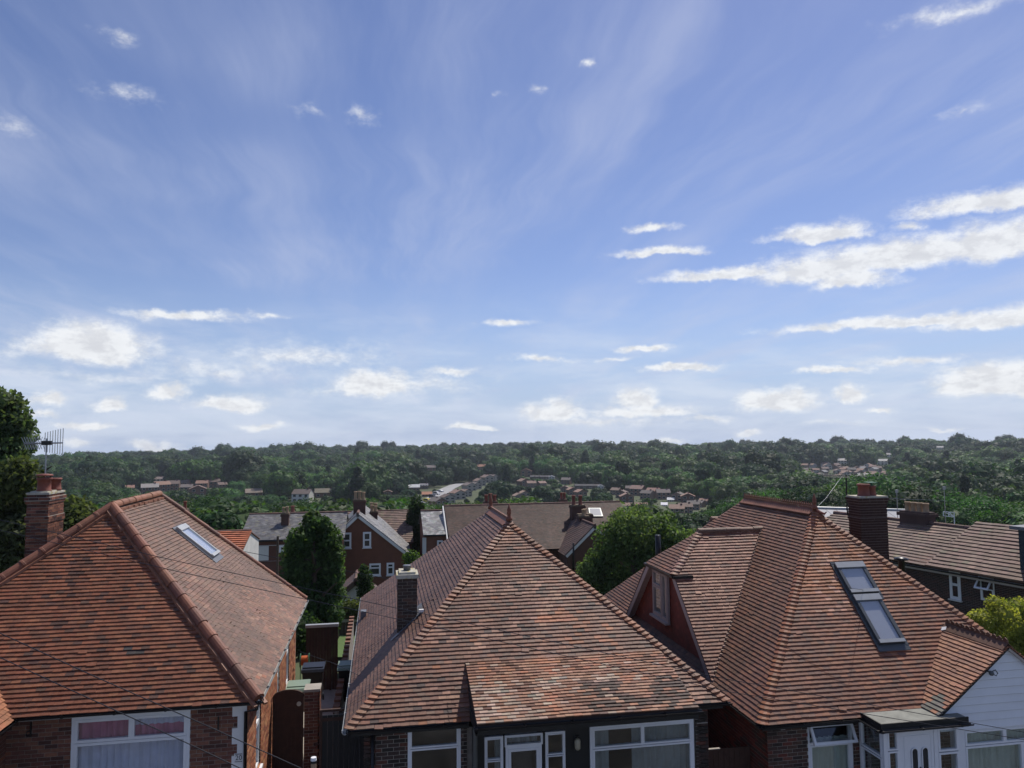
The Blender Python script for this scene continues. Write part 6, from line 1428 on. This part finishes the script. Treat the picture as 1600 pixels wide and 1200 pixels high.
    ng = bpy.data.node_groups.new('wood','GeometryNodeTree'); ng.interface.new_socket('Geometry',in_out='INPUT',socket_type='NodeSocketGeometry'); ng.interface.new_socket('Geometry',in_out='OUTPUT',socket_type='NodeSocketGeometry')
    N = ng.nodes; L = ng.links; gi = N.new('NodeGroupInput'); go = N.new('NodeGroupOutput'); ip = N.new('GeometryNodeInstanceOnPoints'); last = None
    def na(nm,dt): a = N.new('GeometryNodeInputNamedAttribute'); a.data_type = dt; a.inputs[0].default_value = nm; return a.outputs[0]
    sc = na('sc','FLOAT'); ix = na('ix','INT'); ro = na('ro','FLOAT_VECTOR')
    for v in range(7):
        oi = N.new('GeometryNodeObjectInfo'); oi.transform_space = 'ORIGINAL'; oi.inputs[0].default_value = src[v]; oi.inputs[1].default_value = True
        ipv = N.new('GeometryNodeInstanceOnPoints'); cm = N.new('FunctionNodeCompare'); cm.data_type = 'INT'; cm.operation = 'EQUAL'; cm.inputs[3].default_value = v; L.new(ix,cm.inputs[2])
        L.new(gi.outputs[0],ipv.inputs['Points']); L.new(cm.outputs[0],ipv.inputs['Selection']); L.new(oi.outputs['Geometry'],ipv.inputs['Instance']); L.new(ro,ipv.inputs['Rotation']); L.new(sc,ipv.inputs['Scale'])
        if last is None: jn = N.new('GeometryNodeJoinGeometry'); last = jn
        L.new(ipv.outputs[0],jn.inputs[0])
    N.remove(ip); L.new(jn.outputs[0],go.inputs[0]); md = o.modifiers.new('wood','NODES'); md.node_group = ng
    print('trees', len(pts), 'single', k, 'wood', len(rest))
woods()

# ================================================================== CABLES AND AERIALS
def cable(label, pts, r=.011, sag=0.0, name='overhead_cable', m='black'):
    P = []
    for a, c in zip(pts, pts[1:]):
        for i in range(24): t = i/24; q = a.lerp(c,t); P.append(q-Vector((0,0,sag*4*t*(1-t))))
    P.append(pts[-1]); b = MB(); b.tube(P,r,6); tag(b.build(name,m),label,'cable','overhead cables')
def cables():
    W = lambda px,py,Y: atY(px,py,Y)
    cable('upper of two long cables crossing all three roofs',[W(-260,752,15.5),W(278,877,14.2),W(652,957,13.4),W(1140,1062,12.4),W(1700,1162,11.4)],.0055)
    cable('lower of two long cables crossing all three roofs',[W(-260,768,15.6),W(278,893,14.3),W(652,974,13.5),W(1140,1081,12.5),W(1700,1172,11.4)],.0055)
    cable('upper thick cable slanting down over the left roof',[W(-60,962,11.0),W(150,1058,10.4),W(330,1137,10.0),W(480,1205,9.7)],.006)
    cable('lower thick cable slanting down over the left window',[W(-60,1000,11.0),W(130,1087,10.5),W(290,1160,10.0),W(400,1212,9.7)],.006)
    cable('thin cable from the dark terrace across the right roof',[W(1190,903,16.5),W(1330,919,15.9),W(1480,941,22),W(1620,962,24)],.005)
    cable('thin cable from the left gutter across the passage',[W(468,1018,19.5),W(523,1037,18.5),W(570,1060,17.0),W(745,1112,14.2)],.005)
    cable('distant cable in front of the brick gable house',[W(330,852,40),W(520,888,39),W(700,922,38)],.014)
    cable('pale stay wire rising from the right bungalow finial',[W(1272,797,18.6),W(1291,778,19.5),W(1310,752,20.6),W(1316,744,21)],.004,m='metal')
    cable('white cable strung between masts behind the right chimney',[W(1390,779,40),W(1470,782,40),W(1480,783,40)],.010,m='metal')
    # TV aerial on the left chimney
    x, y, zt = ch1; bx, by = atY(71,735,y).x, y; z0 = zt; zt2 = atY(71,688,y).z
    t = thing('tv_aerial','large spiky television aerial on a pole above the left chimney','aerial',(bx,by,z0)); b = MB(); b.tube([(bx,by,z0-.5),(bx,by,zt2+.05)],.018,8); b.build('mast','metal',t)
    a, c = atY(38,693,y), atY(98,692,y); b = MB(); b.tube([a,c],.02,6); b.build('boom','metal',t)
    n = 16
    for i in range(n):
        q = a.lerp(c,i/(n-1)); hh = .16+.22*(i/(n-1)) if i > 7 else .16; b = MB(); dd = (c-a).normalized()
        if i < 8: b.tube([q+Vector((-.07,0,hh)),q,q+Vector((-.07,0,-hh))],.008,5); b.tube([q+Vector((.06,0,hh)),q,q+Vector((.06,0,-hh))],.008,5)
        else: b.tube([q+Vector((0,0,-hh*.8)),q+Vector((0,0,hh))],.009,5)
        b.build('element','metal',t)
    q = a.lerp(c,.58); b = MB(); b.box(q.x-.11,q.x+.11,q.y-.05,q.y+.05,q.z-.05,q.z+.06); b.build('dipole_box','black',t)
    # aerial mast left of the right chimney
    Y = 21; p = [atY(1331,832,Y),atY(1331,818,Y),atY(1325,805,Y),atY(1323.5,795,Y),atY(1322,742,Y)]
    t = thing('aerial_mast','bent dark aerial mast left of the right chimney','aerial',p[0]); b = MB(); b.tube([p[0]-Vector((0,0,1)),p[0]],.06,8); b.build('bracket','black',t); b = MB(); b.tube(p,.022,8); b.build('mast','black',t)
    a, c = atY(1286,743,Y), atY(1322,744,Y); b = MB(); b.tube([a,c],.012,5); b.build('boom','black',t)
    for i in range(11): q = a.lerp(c,i/10); b = MB(); b.tube([q-Vector((0,.2,.05)),q+Vector((0,.2,.05))],.007,5); b.build('element','black',t)
    for px,y0,y1,Y,lab in ((1401,765,806,40,'thin pale pole right of the right chimney'),(1475,760,800,40,'thin pale pole beyond the grey hall'),(434,838,900,55,'dark service pole in front of the slate house')):
        a, c = atY(px,y0,Y), atY(px,y1,Y); t = thing('service_pole',lab,'pole',(c.x,Y,terr(c.x,Y))); b = MB(); b.tube([a,Vector((c.x,Y,terr(c.x,Y)))],.02 if Y < 50 else .08,8); b.build('shaft','bark' if Y > 50 else 'metal',t); b = MB(); b.box(a.x-.06,a.x+.06,Y-.06,Y+.06,a.z-.2,a.z); b.build('junction_box','black' if Y > 50 else 'metal',t)
cables()
# ------------------------------------------------------------------ air
def haze():
    b = MB(); b.box(-2500,2500,-2500,2500,-75,14); o = stuff(b.build('haze','white')); m = bpy.data.materials.new('haze_air'); m.use_nodes = True; nt = m.node_tree; nt.nodes.clear()
    v = nt.nodes.new('ShaderNodeVolumePrincipled'); v.inputs['Color'].default_value = (.78,.87,1,1); v.inputs['Density'].default_value = .00013; v.inputs['Anisotropy'].default_value = .2
    out = nt.nodes.new('ShaderNodeOutputMaterial'); nt.links.new(v.outputs[0],out.inputs['Volume']); o.data.materials.clear(); o.data.materials.append(m)
haze()
